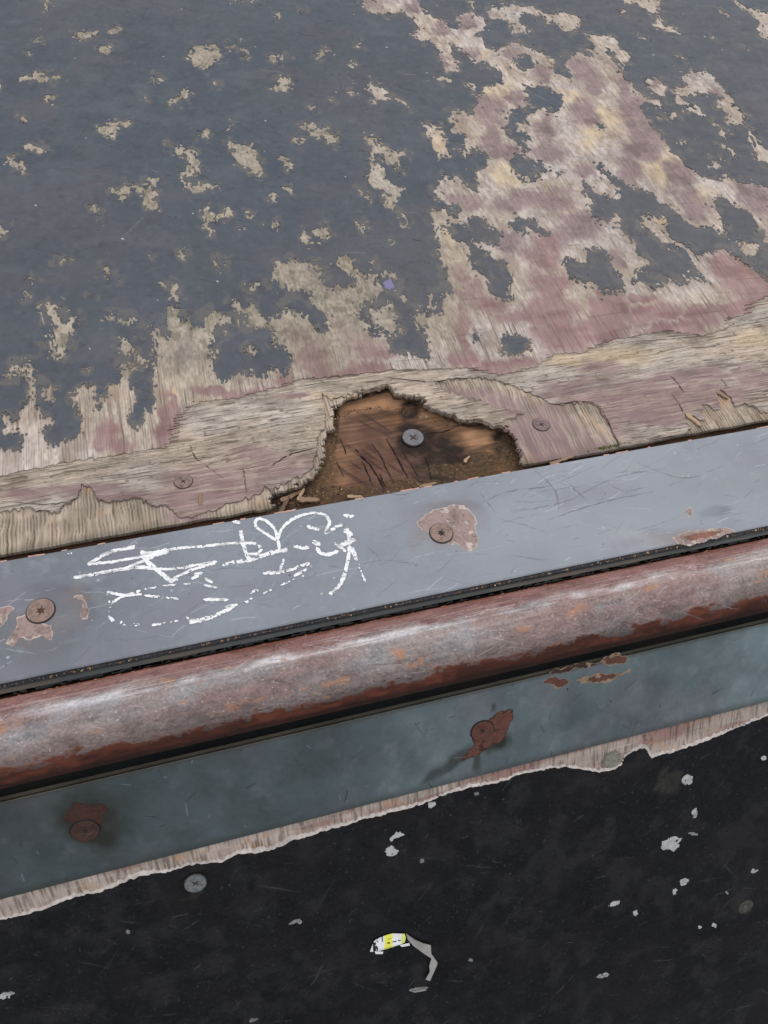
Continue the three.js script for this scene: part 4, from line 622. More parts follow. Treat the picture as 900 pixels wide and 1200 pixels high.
// ================= upper steel plate =================
const plate = thing('steel_plate', 'flat blue grey steel plate with white scribbled graffiti between deck and pipe', 'steel plate');
const PY = -0.0024;
const rustStain = (S, list, inv) => patches(S, list, inv);
{
  const zb = -0.3049, zf = -0.2184, px0 = -1.22, px1 = 2.07, W = 2048, H = 400, ux0 = -0.2, ux1 = 0.62;
  const S = new Surf(W, H, (x, z) => [(x - ux0) / (ux1 - ux0) * W, (z - zb) / (zf - zb) * H]); const inv = (i, j) => [ux0 + (ux1 - ux0) * i / W, zb + (zf - zb) * j / H];
  const halo = patches(S, [[-100,-264,7,2,0,10], [-116,-271,15,3,0,11], [-124,-241,12,3,0,8], [-109,-242,8,2,0,8], [-96,-251,6,1,0,8], [155,-283,14,3,-1,4], [-126,-275,4,1,0,2], [343,-238,9,2,-2,3]], inv), tint = patches(S, [[147,-268,20,4,-6,18], [-127,-248,17,4,0,15], [-100,-260,6,1,0,12], [301,-223,36,8,-3,7], [-142,-266,10,2,0,8]], inv);
  S.fill((i, j, o) => {
    const [x, z] = inv(i, j), k = j * W + i, a = F(x * 14, z * 18, 71), b = F(x * 70, z * 70, 72), c = N(x * 480, z * 480, 73), v = 0.16 * (0.66 + 0.38 * a + 0.26 * b + 0.14 * c) * (0.72 + 0.46 * ss(-0.2, 0.12, x + 0.08 * (a - 0.5)));  // the left end is darkened, painting in the uneven light along the plate
    o[0] = v * 0.96; o[1] = v * 1.06; o[2] = v * 1.22; mixc(o, [0.22, 0.24, 0.275], ss(0.62, 0.85, F(x * 120, z * 150, 74)) * 0.35);
    mixc(o, [0.16, 0.16, 0.2], ss(0.55, 0.8, F(x * 30, z * 40, 77)) * 0.5); mixc(o, [0.10, 0.10, 0.12], lookup(halo, S, i, j, 40 * (F(x * 60, z * 60, 75) - 0.5), 30 * (F(x * 60, z * 60, 76) - 0.5)) * (0.2 + 0.6 * b));
    const tf = lookup(tint, S, i, j, 60 * (F(x * 80, z * 80, 175) - 0.5), 40 * (F(x * 80, z * 80, 176) - 0.5)); mixc(o, [0.17, 0.12, 0.10], cl(tf * (0.2 + 0.9 * (b - 0.25))) * 0.7);
    o[3] = 0.5 + 0.25 * (b - 0.5) + 0.15 * (c - 0.5); o[4] = 0.56 + 0.2 * (b - 0.5) + 0.1 * c;
  });
  const r = rng(19);
  for (let k = 0; k < 110; k++) { const x = -0.2 + 0.8 * r(), z = zb + (zf - zb) * r(), a = 0.25 + (r() - 0.5) * 0.9, l = 0.004 + 0.035 * r() * r(); const dark = r() < 0.5; S.line([[x, z], [x + Math.cos(a) * l * 0.5, z - Math.sin(a) * l * 0.5 + (r() - 0.5) * 0.002], [x + Math.cos(a) * l, z - Math.sin(a) * l]], dark ? 0.0008 : 0.0009, dark ? [0.1, 0.1, 0.12] : [0.42, 0.44, 0.48], 0.12 + 0.25 * r(), -0.1); }
  for (let k = 0; k < 60; k++) { const x = -0.2 + 0.8 * r(), z = zb + (zf - zb) * r(); S.line([[x, z], [x + 0.001 * r(), z + 0.0012 * (r() - 0.5)]], 0.0008 + 0.0012 * r(), r() < 0.6 ? [0.4, 0.42, 0.46] : [0.06, 0.055, 0.05], 0.5); }
  for (let k = 0; k < 260; k++) { const x = -0.2 + 0.8 * r(), z = zb + (zf - zb) * r(), q = -0.2 + 1.5 * (r() - 0.3), l = 0.006 + 0.035 * r(); const dk = r() < 0.6; crack(S, [[x, z], [x + Math.cos(q) * l * 0.5, z - Math.sin(q) * l * 0.5 + 0.003 * (r() - 0.5)], [x + Math.cos(q) * l, z - Math.sin(q) * l]], 0.0007, dk ? [0.085, 0.085, 0.095] : [0.33, 0.35, 0.39], 0.1 + 0.28 * r(), -0.05, k + 200); }
  // long dark scuffs
  [[[0.1741, -0.2823], [0.2023, -0.2879], [0.2284, -0.2862], [0.2742, -0.2967]], [[0.1957, -0.2701], [0.2356, -0.2706], [0.2820, -0.2828], [0.3249, -0.2836]], [[0.2171, -0.2579], [0.2596, -0.2638], [0.3085, -0.2651]], [[0.0907, -0.3004], [0.1053, -0.3087], [0.1223, -0.3012], [0.1424, -0.3046]], [[0.2693, -0.2855], [0.2832, -0.2705], [0.3039, -0.2701]], [[0.0879, -0.2646], [0.0939, -0.2529]], [[0.2440, -0.2909], [0.2534, -0.2652]], [[0.3019, -0.2951], [0.3333, -0.2719], [0.3721, -0.2761]], [[0.0704, -0.3200], [0.0961, -0.3223]], [[0.2232, -0.3075], [0.2332, -0.2812], [0.2290, -0.2628]], [[0.1778, -0.2931], [0.1837, -0.2727]]].forEach((p, k) => crack(S, p, 0.0012, [0.10, 0.10, 0.115], 0.4, -0.08, k + 80));
  const g = sweep([[zb, PY - 0.0008], [zb + 0.0007, PY], [zf - 0.0016, PY], [zf - 0.0006, PY - 0.0005], [zf, PY - 0.0018], [zf, PY - 0.0048], [zb, PY - 0.0048]], px0, px1, 1, 1);
  const p = g.attributes.position, u = g.attributes.uv; for (let i = 0; i < p.count; i++) u.setXY(i, (p.getX(i) - ux0) / (ux1 - ux0), (p.getZ(i) - zb) / (zf - zb));
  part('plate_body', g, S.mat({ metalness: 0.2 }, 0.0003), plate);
  // thin rusty rim where the paint has gone from the back edge
  const rim = []; const q = rng(4); for (let x = -0.2; x < 0.6;) { const l = 0.003 + 0.02 * q() * q(); if (q() < 0.55) rim.push([x * 1e3, -305.1, (x + l) * 1e3, -305.1, (x + l * 0.9) * 1e3, -304.4 + 0.8 * q(), (x + l * 0.1) * 1e3, -304.4 + 0.6 * q()]); x += l + 0.012 * q(); }
  part('bare_edge', ragged(rim, PY + 0.00012, PY - 0.0012, { step: 0.0004, amp: 0.0005, freq: 900 }), std(0.42, 0.24, 0.2, 0.7), plate, 'chipped rust and bare metal along the back edge');
}
{
  M.palerust = rust(0.265, 0.185, 0.168); const rim = rust(0.42, 0.36, 0.32), red = rust(0.2, 0.075, 0.045), o = { amp: 0.0012, freq: 260, uvScale: 0.06 };
  part('rust_patch', ragged([[127.3,-276.2,134.5,-279.9,141.3,-283.7,147.8,-283.0,156.2,-284.5,162.4,-282.5,166.5,-277.6,168.1,-270.6,165.6,-263.3,163.9,-253.3,160.9,-247.7,155.8,-245.7,151.8,-248.5,149.5,-253.3,144.2,-253.9,138.8,-257.6,133.7,-262.5,133.1,-267.8,129.1,-269.3,127.1,-273.6]], PY + 0.00018, PY - 0.0003, { ...o, holes: 0.36, seed: 1 }), M.palerust, plate, 'bean shaped pale rust patch');
  part('rust_rim', ragged([[126.6,-276.5,134.0,-280.4,141.0,-284.5,147.8,-283.8,156.6,-285.3,163.0,-283.1,167.2,-278.0,168.9,-270.7,166.3,-263.1,164.5,-252.9,161.3,-247.1,156.1,-245.0,151.9,-247.7,149.6,-252.6,144.0,-253.1,138.2,-257.0,133.0,-262.3,132.4,-267.9,128.4,-269.4,126.4,-273.9]], PY + 0.0001, PY - 0.0003, { ...o, seed: 1 }), rim, plate);
  part('rust_patch', ragged([[-142.8,-244.2,-141.1,-247.9,-137.6,-251.3,-135.0,-255.9,-136.7,-260.6,-131.4,-261.0,-128.8,-256.6,-117.3,-250.8,-116.5,-245.3,-117.1,-240.3,-120.1,-242.0,-122.7,-244.7,-128.9,-244.0,-134.1,-247.3,-138.5,-242.1]], PY + 0.00018, PY - 0.0003, { ...o, holes: 0.36, seed: 2 }), M.palerust, plate, 'pale rust patch below the left screw');
  part('rust_rim', ragged([[-143.3,-244.0,-141.7,-247.9,-138.2,-251.4,-135.4,-256.5,-137.1,-261.2,-131.5,-261.7,-128.7,-257.3,-116.7,-250.9,-115.9,-245.2,-116.5,-239.9,-119.6,-241.6,-122.2,-244.4,-128.7,-243.3,-134.6,-247.1,-138.9,-241.8]], PY + 0.0001, PY - 0.0003, { ...o, seed: 2 }), rim, plate);
  part('rust_patch', ragged([[-173.3,-279.8,-146.6,-270.4,-141.2,-270.2,-138.1,-267.3,-143.0,-264.7,-143.8,-259.0,-146.4,-257.5,-163.9,-258.4]], PY + 0.00018, PY - 0.0003, { ...o, holes: 0.36, seed: 3 }), M.palerust, plate, 'pale rust patch at the left end of the plate');
  part('rust_rim', ragged([[-173.9,-280.1,-146.2,-270.9,-140.7,-270.5,-137.5,-267.4,-142.4,-264.6,-143.3,-258.5,-146.2,-256.8,-164.3,-258.1]], PY + 0.0001, PY - 0.0003, { ...o, seed: 3 }), rim, plate);
  part('rust_patch', ragged([[-104.2,-266.2,-100.4,-269.2,-96.8,-266.7,-95.3,-260.8,-94.2,-255.1,-95.7,-251.1,-99.3,-252.0,-100.1,-255.4,-97.7,-258.1,-97.9,-263.6,-101.4,-266.7]], PY + 0.00018, PY - 0.0003, { ...o, holes: 0.36, seed: 4 }), M.palerust, plate, 'small hooked rust patch right of the left screw');
  part('rust_rim', ragged([[-104.7,-266.7,-100.6,-270.0,-96.7,-267.4,-94.7,-260.9,-93.7,-254.5,-95.5,-250.4,-99.4,-251.3,-100.3,-254.7,-97.4,-257.4,-97.8,-264.3,-101.8,-267.3]], PY + 0.0001, PY - 0.0003, { ...o, seed: 4 }), rim, plate);
  part('rust_patch', ragged([[301.8,-224.5,316.6,-226.8,343.1,-224.7,347.4,-220.0,332.3,-217.8,310.8,-216.0,302.3,-218.9]], PY + 0.00018, PY - 0.0003, { ...o, holes: 0.36, seed: 5 }), M.palerust, plate, 'long pale rust patch on the front edge');
  part('rust_rim', ragged([[301.0,-224.7,316.1,-227.3,344.0,-224.9,348.2,-220.0,333.0,-217.6,310.0,-215.6,301.4,-218.9]], PY + 0.0001, PY - 0.0003, { ...o, seed: 5 }), rim, plate);
  part('rust_patch', ragged([[321.8,-244.6,325.5,-244.9,325.5,-241.1,321.0,-239.0]], PY + 0.00018, PY - 0.0003, { ...o, holes: 0.36, seed: 6 }), M.palerust, plate, 'tiny pale chip');
  part('rust_rim', ragged([[321.4,-245.1,326.1,-245.7,326.2,-240.7,320.4,-238.2]], PY + 0.0001, PY - 0.0003, { ...o, seed: 6 }), rim, plate);
  part('rust_patch', ragged([[308.2,-223.8,321.8,-223.8,341.8,-222.4,330.0,-219.8,312.6,-219.2]], PY + 0.00026, PY, { ...o, seed: 9 }), red, plate, 'red rust core on the front edge');

  M.rustScrew = rust(0.235, 0.155, 0.125, 0.65); const rec = std(0.05, 0.03, 0.022, 0.9);
  screw(plate, -0.1225, PY + 0.0009, -0.2624, 0.0083, M.rustScrew, std(0.05, 0.025, 0.012, 0.9), { turn: 0.3, rec: 0.42, label: 'pale rusty star drive screw at the left of the plate' });
  screw(plate, 0.1407, PY + 0.0009, -0.2636, 0.0078, M.rustScrew, std(0.02, 0.012, 0.01, 0.9), { turn: 0.1, rec: 0.42, label: 'pale rusty star drive screw in the bean shaped rust patch' });
}
{ // the scribble: marker strokes, worn through in places
  const white = rustTex.clone(); white.map = (() => { const S = new Surf(512, 512, (x, z) => [x, z]).fill((i, j, o) => { const v = 0.8 - 0.34 * ss(0.45, 0.8, F(i / 30, j / 9, 331)) - 0.2 * N(i / 4, j / 2, 332); o[0] = v * 0.98; o[1] = v * 0.99; o[2] = v; o[3] = 0.5; o[4] = 0.7; }); return S.mat({}, 0).map; })(); white.bumpMap = null; white.roughnessMap = null; white.roughness = 0.65;
  const stroke = (pts, w, wear, seed) => {
    const c = new THREE.CatmullRomCurve3(pairs(pts).map(([x, z]) => new THREE.Vector3(x, 0, z)), false, 'centripetal'), n = Math.max(6, Math.ceil(c.getLength() / 0.0012)), L = [], R = [];
    for (let i = 0; i <= n; i++) { const t = i / n, p = c.getPoint(t), d = c.getTangent(t), end = Math.min(1, Math.min(t, 1 - t) * n * 0.7 + 0.45), k = w / 2 * end * (0.85 + 0.3 * N(i * 0.45, seed, 91)); L.push((p.x + d.z * k) * 1e3, (p.z - d.x * k) * 1e3); R.unshift([(p.x - d.z * k) * 1e3, (p.z + d.x * k) * 1e3]); }
    return ragged([[...L, ...R.flat()]], PY + 0.00016 + seed * 0.000006, PY - 0.0002, { step: 0.0004, amp: 0.0006, freq: 800, holes: wear, seed, uvScale: 0.08 });
  };
  part('graffiti_stroke', stroke([-102.4,-282.0,-81.7,-282.1,-63.1,-281.4,-50.5,-277.4], 0.0026, 0.35, 1), white, plate);
  part('graffiti_stroke', stroke([-93.3,-290.4,-78.5,-296.7,-62.3,-297.5], 0.0026, 0.33, 2), white, plate);
  part('graffiti_stroke', stroke([-93.3,-290.4,-76.6,-289.0,-57.8,-289.1,-43.3,-290.3], 0.0021, 0.33, 3), white, plate);
  part('graffiti_stroke', stroke([-67.9,-295.8,-62.2,-298.9], 0.0021, 0.30, 4), white, plate);
  part('graffiti_stroke', stroke([-58.6,-293.7,-56.2,-285.0,-49.5,-275.7,-42.3,-265.6], 0.0029, 0.38, 5), white, plate);
  part('graffiti_stroke', stroke([-60.2,-288.8,-45.9,-288.8,-40.4,-290.3,-16.9,-288.0,4.9,-285.6,15.7,-282.6], 0.0021, 0.33, 6), white, plate);
  part('graffiti_stroke', stroke([-59.5,-291.0,-51.8,-289.3,-41.4,-289.9], 0.0043, 0.30, 7), white, plate);
  part('graffiti_stroke', stroke([-73.7,-281.2,-60.5,-284.8,-45.9,-288.8], 0.0021, 0.35, 8), white, plate);
  part('graffiti_stroke', stroke([-50.5,-277.4,-40.1,-275.1,-25.9,-274.7,-11.4,-274.4], 0.0019, 0.39, 9), white, plate);
  part('graffiti_stroke', stroke([-41.0,-267.3,-31.1,-271.0,-11.5,-273.8], 0.0021, 0.37, 10), white, plate);
  part('graffiti_stroke', stroke([-27.9,-268.0,-21.5,-267.4], 0.0029, 0.41, 11), white, plate);
  part('graffiti_stroke', stroke([-21.3,-263.7,-16.7,-259.0], 0.0021, 0.41, 12), white, plate);
  part('graffiti_stroke', stroke([-29.9,-264.8,-24.5,-266.4], 0.0024, 0.41, 13), white, plate);
  part('graffiti_stroke', stroke([-44.3,-266.9,-37.6,-265.4], 0.0029, 0.47, 14), white, plate);
  part('graffiti_stroke', stroke([7.0,-295.8,7.3,-285.0,8.1,-274.4,10.2,-269.0], 0.0026, 0.31, 15), white, plate);
  part('graffiti_stroke', stroke([15.7,-282.6,18.2,-278.1,15.6,-274.8,7.9,-276.0], 0.0021, 0.35, 16), white, plate);
  part('graffiti_stroke', stroke([-9.0,-271.0,0.3,-271.2,11.3,-271.1,25.3,-273.6,35.2,-272.9], 0.0029, 0.43, 17), white, plate);
  part('graffiti_stroke', stroke([29.8,-281.6,23.1,-289.2,17.4,-297.5,19.7,-302.3,24.9,-299.6,29.7,-290.8,30.0,-281.5,29.8,-273.5], 0.0021, 0.25, 18), white, plate);
  part('graffiti_stroke', stroke([30.1,-283.0,34.9,-291.2,43.7,-297.1,55.8,-299.2,65.5,-295.5,67.4,-288.8,62.5,-282.0], 0.0021, 0.25, 19), white, plate);
  part('graffiti_stroke', stroke([39.4,-274.9,49.6,-271.5], 0.0029, 0.39, 20), white, plate);
  part('graffiti_stroke', stroke([52.4,-276.6,57.3,-272.2], 0.0036, 0.39, 21), white, plate);
  part('graffiti_stroke', stroke([54.6,-271.6,55.4,-266.9,59.8,-263.8,68.5,-264.9], 0.0024, 0.29, 22), white, plate);
  part('graffiti_stroke', stroke([51.2,-289.2,59.2,-284.3], 0.0026, 0.35, 23), white, plate);
  part('graffiti_stroke', stroke([61.7,-280.7,75.8,-285.4], 0.0029, 0.43, 24), white, plate);
  part('graffiti_stroke', stroke([78.0,-292.8,85.2,-289.6], 0.0026, 0.35, 25), white, plate);
  part('graffiti_stroke', stroke([78.2,-282.3,76.8,-269.7,71.3,-253.0,63.0,-239.0,54.9,-233.8], 0.0024, 0.35, 26), white, plate);
  part('graffiti_stroke', stroke([69.7,-268.2,81.4,-271.7], 0.0038, 0.37, 27), white, plate);
  part('graffiti_stroke', stroke([77.6,-266.5,78.4,-254.9], 0.0029, 0.39, 28), white, plate);
  part('graffiti_stroke', stroke([78.4,-254.9,80.1,-237.1], 0.0014, 0.49, 29), white, plate);
  part('graffiti_stroke', stroke([66.7,-271.9,73.6,-262.8], 0.0021, 0.41, 30), white, plate);
  part('graffiti_stroke', stroke([75.2,-280.8,80.4,-275.0], 0.0038, 0.41, 31), white, plate);
  part('graffiti_stroke', stroke([31.6,-267.1,25.8,-255.9], 0.0019, 0.39, 32), white, plate);
  part('graffiti_stroke', stroke([15.8,-258.5,32.2,-257.4,47.6,-259.7], 0.0026, 0.45, 33), white, plate);
  part('graffiti_stroke', stroke([34.9,-251.9,44.9,-256.0], 0.0021, 0.43, 34), white, plate);
  part('graffiti_stroke', stroke([15.0,-271.4,35.5,-274.3], 0.0021, 0.47, 35), white, plate);
  part('graffiti_stroke', stroke([-82.6,-267.3,-71.6,-262.0,-60.2,-260.5], 0.0019, 0.37, 36), white, plate);
  part('graffiti_stroke', stroke([-80.9,-257.7,-73.9,-261.2,-61.1,-263.5], 0.0019, 0.45, 37), white, plate);
  part('graffiti_stroke', stroke([-59.9,-263.8,-43.7,-263.2,-25.2,-260.4], 0.0012, 0.51, 38), white, plate);
  part('graffiti_stroke', stroke([-23.0,-259.0,-14.2,-254.5], 0.0017, 0.35, 39), white, plate);
  part('graffiti_stroke', stroke([-60.3,-259.5,-39.1,-251.9], 0.0017, 0.45, 40), white, plate);
  part('graffiti_stroke', stroke([-24.0,-248.2,-8.5,-244.4], 0.0021, 0.31, 41), white, plate);
  part('graffiti_stroke', stroke([-83.0,-249.6,-79.5,-244.9], 0.0019, 0.39, 42), white, plate);
  part('graffiti_stroke', stroke([-76.9,-243.8,-71.5,-241.2], 0.0021, 0.45, 43), white, plate);
  part('graffiti_stroke', stroke([-69.8,-240.3,-64.3,-239.5], 0.0021, 0.43, 44), white, plate);
  part('graffiti_stroke', stroke([-57.3,-237.4,-51.4,-237.1], 0.0019, 0.41, 45), white, plate);
  part('graffiti_stroke', stroke([-51.0,-237.0,-40.8,-236.7], 0.0014, 0.51, 46), white, plate);
  part('graffiti_stroke', stroke([-36.5,-234.2,-23.9,-234.2,-12.0,-236.8,-4.5,-239.9], 0.0029, 0.38, 47), white, plate);
  part('graffiti_stroke', stroke([-36.0,-238.3,-29.8,-232.9], 0.0021, 0.45, 48), white, plate);
  part('graffiti_stroke', stroke([-11.6,-239.4,-3.3,-239.9], 0.0021, 0.37, 49), white, plate);
  part('graffiti_stroke', stroke([1.0,-240.0,6.5,-242.1], 0.0019, 0.51, 50), white, plate);
  part('graffiti_stroke', stroke([2.3,-245.8,12.2,-247.7], 0.0019, 0.55, 51), white, plate);
  part('graffiti_stroke', stroke([10.2,-242.6,20.4,-245.8], 0.0014, 0.55, 52), white, plate);
  part('graffiti_stroke', stroke([2.7,-303.9,7.9,-301.2], 0.0021, 0.35, 53), white, plate);
  part('graffiti_stroke', stroke([-83.0,-267.4,-81.0,-256.6,-83.7,-249.2], 0.0010, 0.57, 54), white, plate);
  part('graffiti_stroke', stroke([25.5,-247.5,43.5,-251.9], 0.0014, 0.57, 55), white, plate);
  part('graffiti_stroke', stroke([-106.3,-301.4,-102.1,-301.0], 0.0012, 0.45, 56), white, plate);

}

// ================= coping pipe =================
const pipe = thing('coping_pipe', 'rusty worn steel pipe running along the edge between the two steel plates', 'steel pipe');
const PC = [-0.0186, -0.1890], PR = 0.0251;
{
  const W = 2048, H = 512, S = new Surf(W, H, (x, a) => [(x + 0.2) / 0.8 * W, a / 6.2832 * H]);
  // angle 0 points up, growing towards the viewer
  S.fill((i, j, o) => {
    const x = -0.2 + 0.8 * i / W; let a = j / H * 6.2832; if (a > 3.1416) a -= 6.2832; const s = a * PR;
    const n1 = F(x * 50, s * 90, 101), n2 = F(x * 170, s * 260, 102), n3 = N(x * 900, s * 1100, 103), lo = F(x * 9, s * 30, 104), st = N(x * 25, s * 500, 105);
    // pinkish worn zinc in the middle, red scale at the back, deep rust below
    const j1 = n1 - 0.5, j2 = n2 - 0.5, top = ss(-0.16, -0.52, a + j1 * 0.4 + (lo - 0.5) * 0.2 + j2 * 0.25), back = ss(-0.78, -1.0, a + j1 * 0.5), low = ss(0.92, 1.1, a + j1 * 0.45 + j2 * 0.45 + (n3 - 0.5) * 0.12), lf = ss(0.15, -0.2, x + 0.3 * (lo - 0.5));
    const v = 0.92 + 0.6 * j2 + 0.4 * (n3 - 0.5) + 0.25 * (st - 0.5) + 0.45 * j1;
    o[0] = 0.25 * v; o[1] = 0.205 * v; o[2] = 0.196 * v; mixc(o, [0.25 * v, 0.25 * v, 0.262 * v], ss(0.48, 0.7, F(x * 45, s * 80, 116)) * 0.6);
    mixc(o, [0.50 * v, 0.48 * v, 0.50 * v], ss(0.17, 0.02, Math.abs(a + 0.16 + j1 * 0.08)) * ss(0.35, 0.62, F(x * 40, s * 90, 108)) * 0.8);  // pale band near the top is a painted highlight
    mixc(o, [0.235 * v, 0.135 * v, 0.125 * v], ss(0.40, 0.66, F(x * 28, s * 60, 106)) * 0.6);
    mixc(o, [0.2 * v, 0.15 * v, 0.135 * v], ss(0.25, 0.85, a + j1 * 0.6) * (0.35 + 0.35 * lf)); mixc(o, [0.085, 0.055, 0.045], ss(0.48, 0.72, F(x * 55, s * 100, 110)) * ss(0.1, 0.7, a) * (0.3 + 0.45 * lf));
    mixc(o, [0.38, 0.18, 0.085], ss(0.62, 0.8, F(x * 70, s * 120, 107)) * ss(0.45, 0.62, n2) * ss(-0.45, -0.2, a) * 0.75);
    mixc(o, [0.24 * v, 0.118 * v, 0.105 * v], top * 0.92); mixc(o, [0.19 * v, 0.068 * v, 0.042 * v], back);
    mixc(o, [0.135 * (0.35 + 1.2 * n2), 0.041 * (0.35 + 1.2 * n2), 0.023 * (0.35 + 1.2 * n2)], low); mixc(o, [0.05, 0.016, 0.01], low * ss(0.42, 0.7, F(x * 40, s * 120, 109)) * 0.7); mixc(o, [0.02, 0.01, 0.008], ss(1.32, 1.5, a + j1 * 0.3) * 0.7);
    if (n3 > 0.955 && low < 0.3) mixc(o, [0.7, 0.67, 0.66], 0.55);
    const rusty = Math.max(low, back, top * 0.7); o[3] = 0.5 + 0.5 * j2 + 0.15 * (n3 - 0.5) + 0.35 * rusty * j1; o[4] = cl(0.62 + 0.28 * rusty + 0.5 * j2, 0.35, 0.95); const pit = ss(0.78, 0.9, N(x * 420, s * 520, 115)); mixc(o, [0.08, 0.05, 0.045], pit * 0.35 * ss(-0.2, 0.6, a)); o[3] -= 0.2 * pit;
  });
  const r = rng(8);
  for (let k = 0; k < 160; k++) { const x = -0.2 + 0.8 * r(), l = 0.02 + 0.08 * r(), a = 6.2832 - 0.5 + 0.45 * r(); S.line([[x, a], [x + l, cl(a + 0.06 * (r() - 0.5), 0, 6.28)]], 0.0007, r() < 0.65 ? [0.52, 0.5, 0.49] : [0.1, 0.07, 0.06], 0.12 + 0.25 * r(), -0.06); }
  for (let k = 0; k < 320; k++) { const x = -0.2 + 0.8 * r(), a = -0.6 + 1.6 * r(), q = (r() - 0.5) * 1.2, l = 0.003 + 0.02 * r() * r(); const A = ((a % 6.2832) + 6.2832) % 6.2832; S.line([[x, A], [x + Math.cos(q) * l, cl(A + Math.sin(q) * l / PR, 0, 6.28)]], 0.0008, r() < 0.5 ? [0.5, 0.47, 0.46] : [0.05, 0.035, 0.03], 0.15 + 0.4 * r(), -0.1); }
  const pos = [], nor = [], uv = [], idx = []; for (let k = 0; k <= 128; k++) { const a = k / 128 * Math.PI * 2; for (const x of [-1.24, 2.09]) { pos.push(x, PC[0] + Math.cos(a) * PR, PC[1] + Math.sin(a) * PR); nor.push(0, Math.cos(a), Math.sin(a)); uv.push((x + 0.2) / 0.8, k / 128); } if (k < 128) { const o = k * 2; idx.push(o, o + 2, o + 1, o + 1, o + 2, o + 3); } }
  const G = new THREE.BufferGeometry(); G.setAttribute('position', new THREE.Float32BufferAttribute(pos, 3)); G.setAttribute('normal', new THREE.Float32BufferAttribute(nor, 3)); G.setAttribute('uv', new THREE.Float32BufferAttribute(uv, 2)); G.setIndex(idx);
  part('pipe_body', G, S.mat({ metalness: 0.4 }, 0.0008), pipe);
  // flakes of scale standing off the back edge
  const q = rng(23), fl = []; for (let k = 0; k < 170; k++) { const x = -0.2 + 0.75 * q(), a = -1.08 + 0.14 * (q() - 0.5), s = 0.0005 + 0.0011 * q() * q(); const f = new THREE.TetrahedronGeometry(s, 0); f.scale(1.8 + q() * 2, 0.35, 0.8); f.rotateY((q() - 0.5)); f.rotateX(a + (q() - 0.5) * 1.5); f.translate(x, PC[0] + Math.cos(a) * PR, PC[1] + Math.sin(a) * PR); f.deleteAttribute('uv'); fl.push(f); }
  const fm = part('rust_flakes', mergeGeometries(fl), std(0.34, 0.14, 0.075, 0.9), pipe, 'rust flakes along the back of the pipe'); fm.userData.kind = 'stuff';
}

// ================= channel that holds the pipe =================
const chan = thing('steel_channel', 'dark narrow steel channel cradling the rusty pipe', 'steel channel');
{
  const S = new Surf(1024, 256, (x, z) => [x, z]).fill((i, j, o) => { const a = F(i / 40, j / 20, 111), b = F(i / 9, j / 9, 112), v = 0.034 * (0.6 + 0.5 * a + 0.3 * b); o[0] = v; o[1] = v * 1.08; o[2] = v * 1.12; mixc(o, [0.075, 0.05, 0.028], ss(0.5, 0.8, F(i / 60, j / 12, 113)) * 0.6); o[3] = b; o[4] = 0.5 + 0.2 * b; });
  const pr = [[-0.2166, -0.0300], [-0.2166, -0.0062], [-0.2161, -0.0048], [-0.2148, -0.0042], [-0.2132, -0.0046], [-0.2120, -0.0058], [-0.2116, -0.0075], [-0.2120, -0.0125], [-0.2130, -0.0240], [-0.2110, -0.0340], [-0.2040, -0.0440], [-0.1900, -0.0485], [-0.1760, -0.0490], [-0.1640, -0.0500], [-0.1600, -0.0540], [-0.1600, -0.0600], [-0.2166, -0.0600]];
  part('channel_body', sweep(pr, -1.22, 2.07, 0.8, 0.15), S.mat({ metalness: 0.3 }, 0.0004), chan);
}

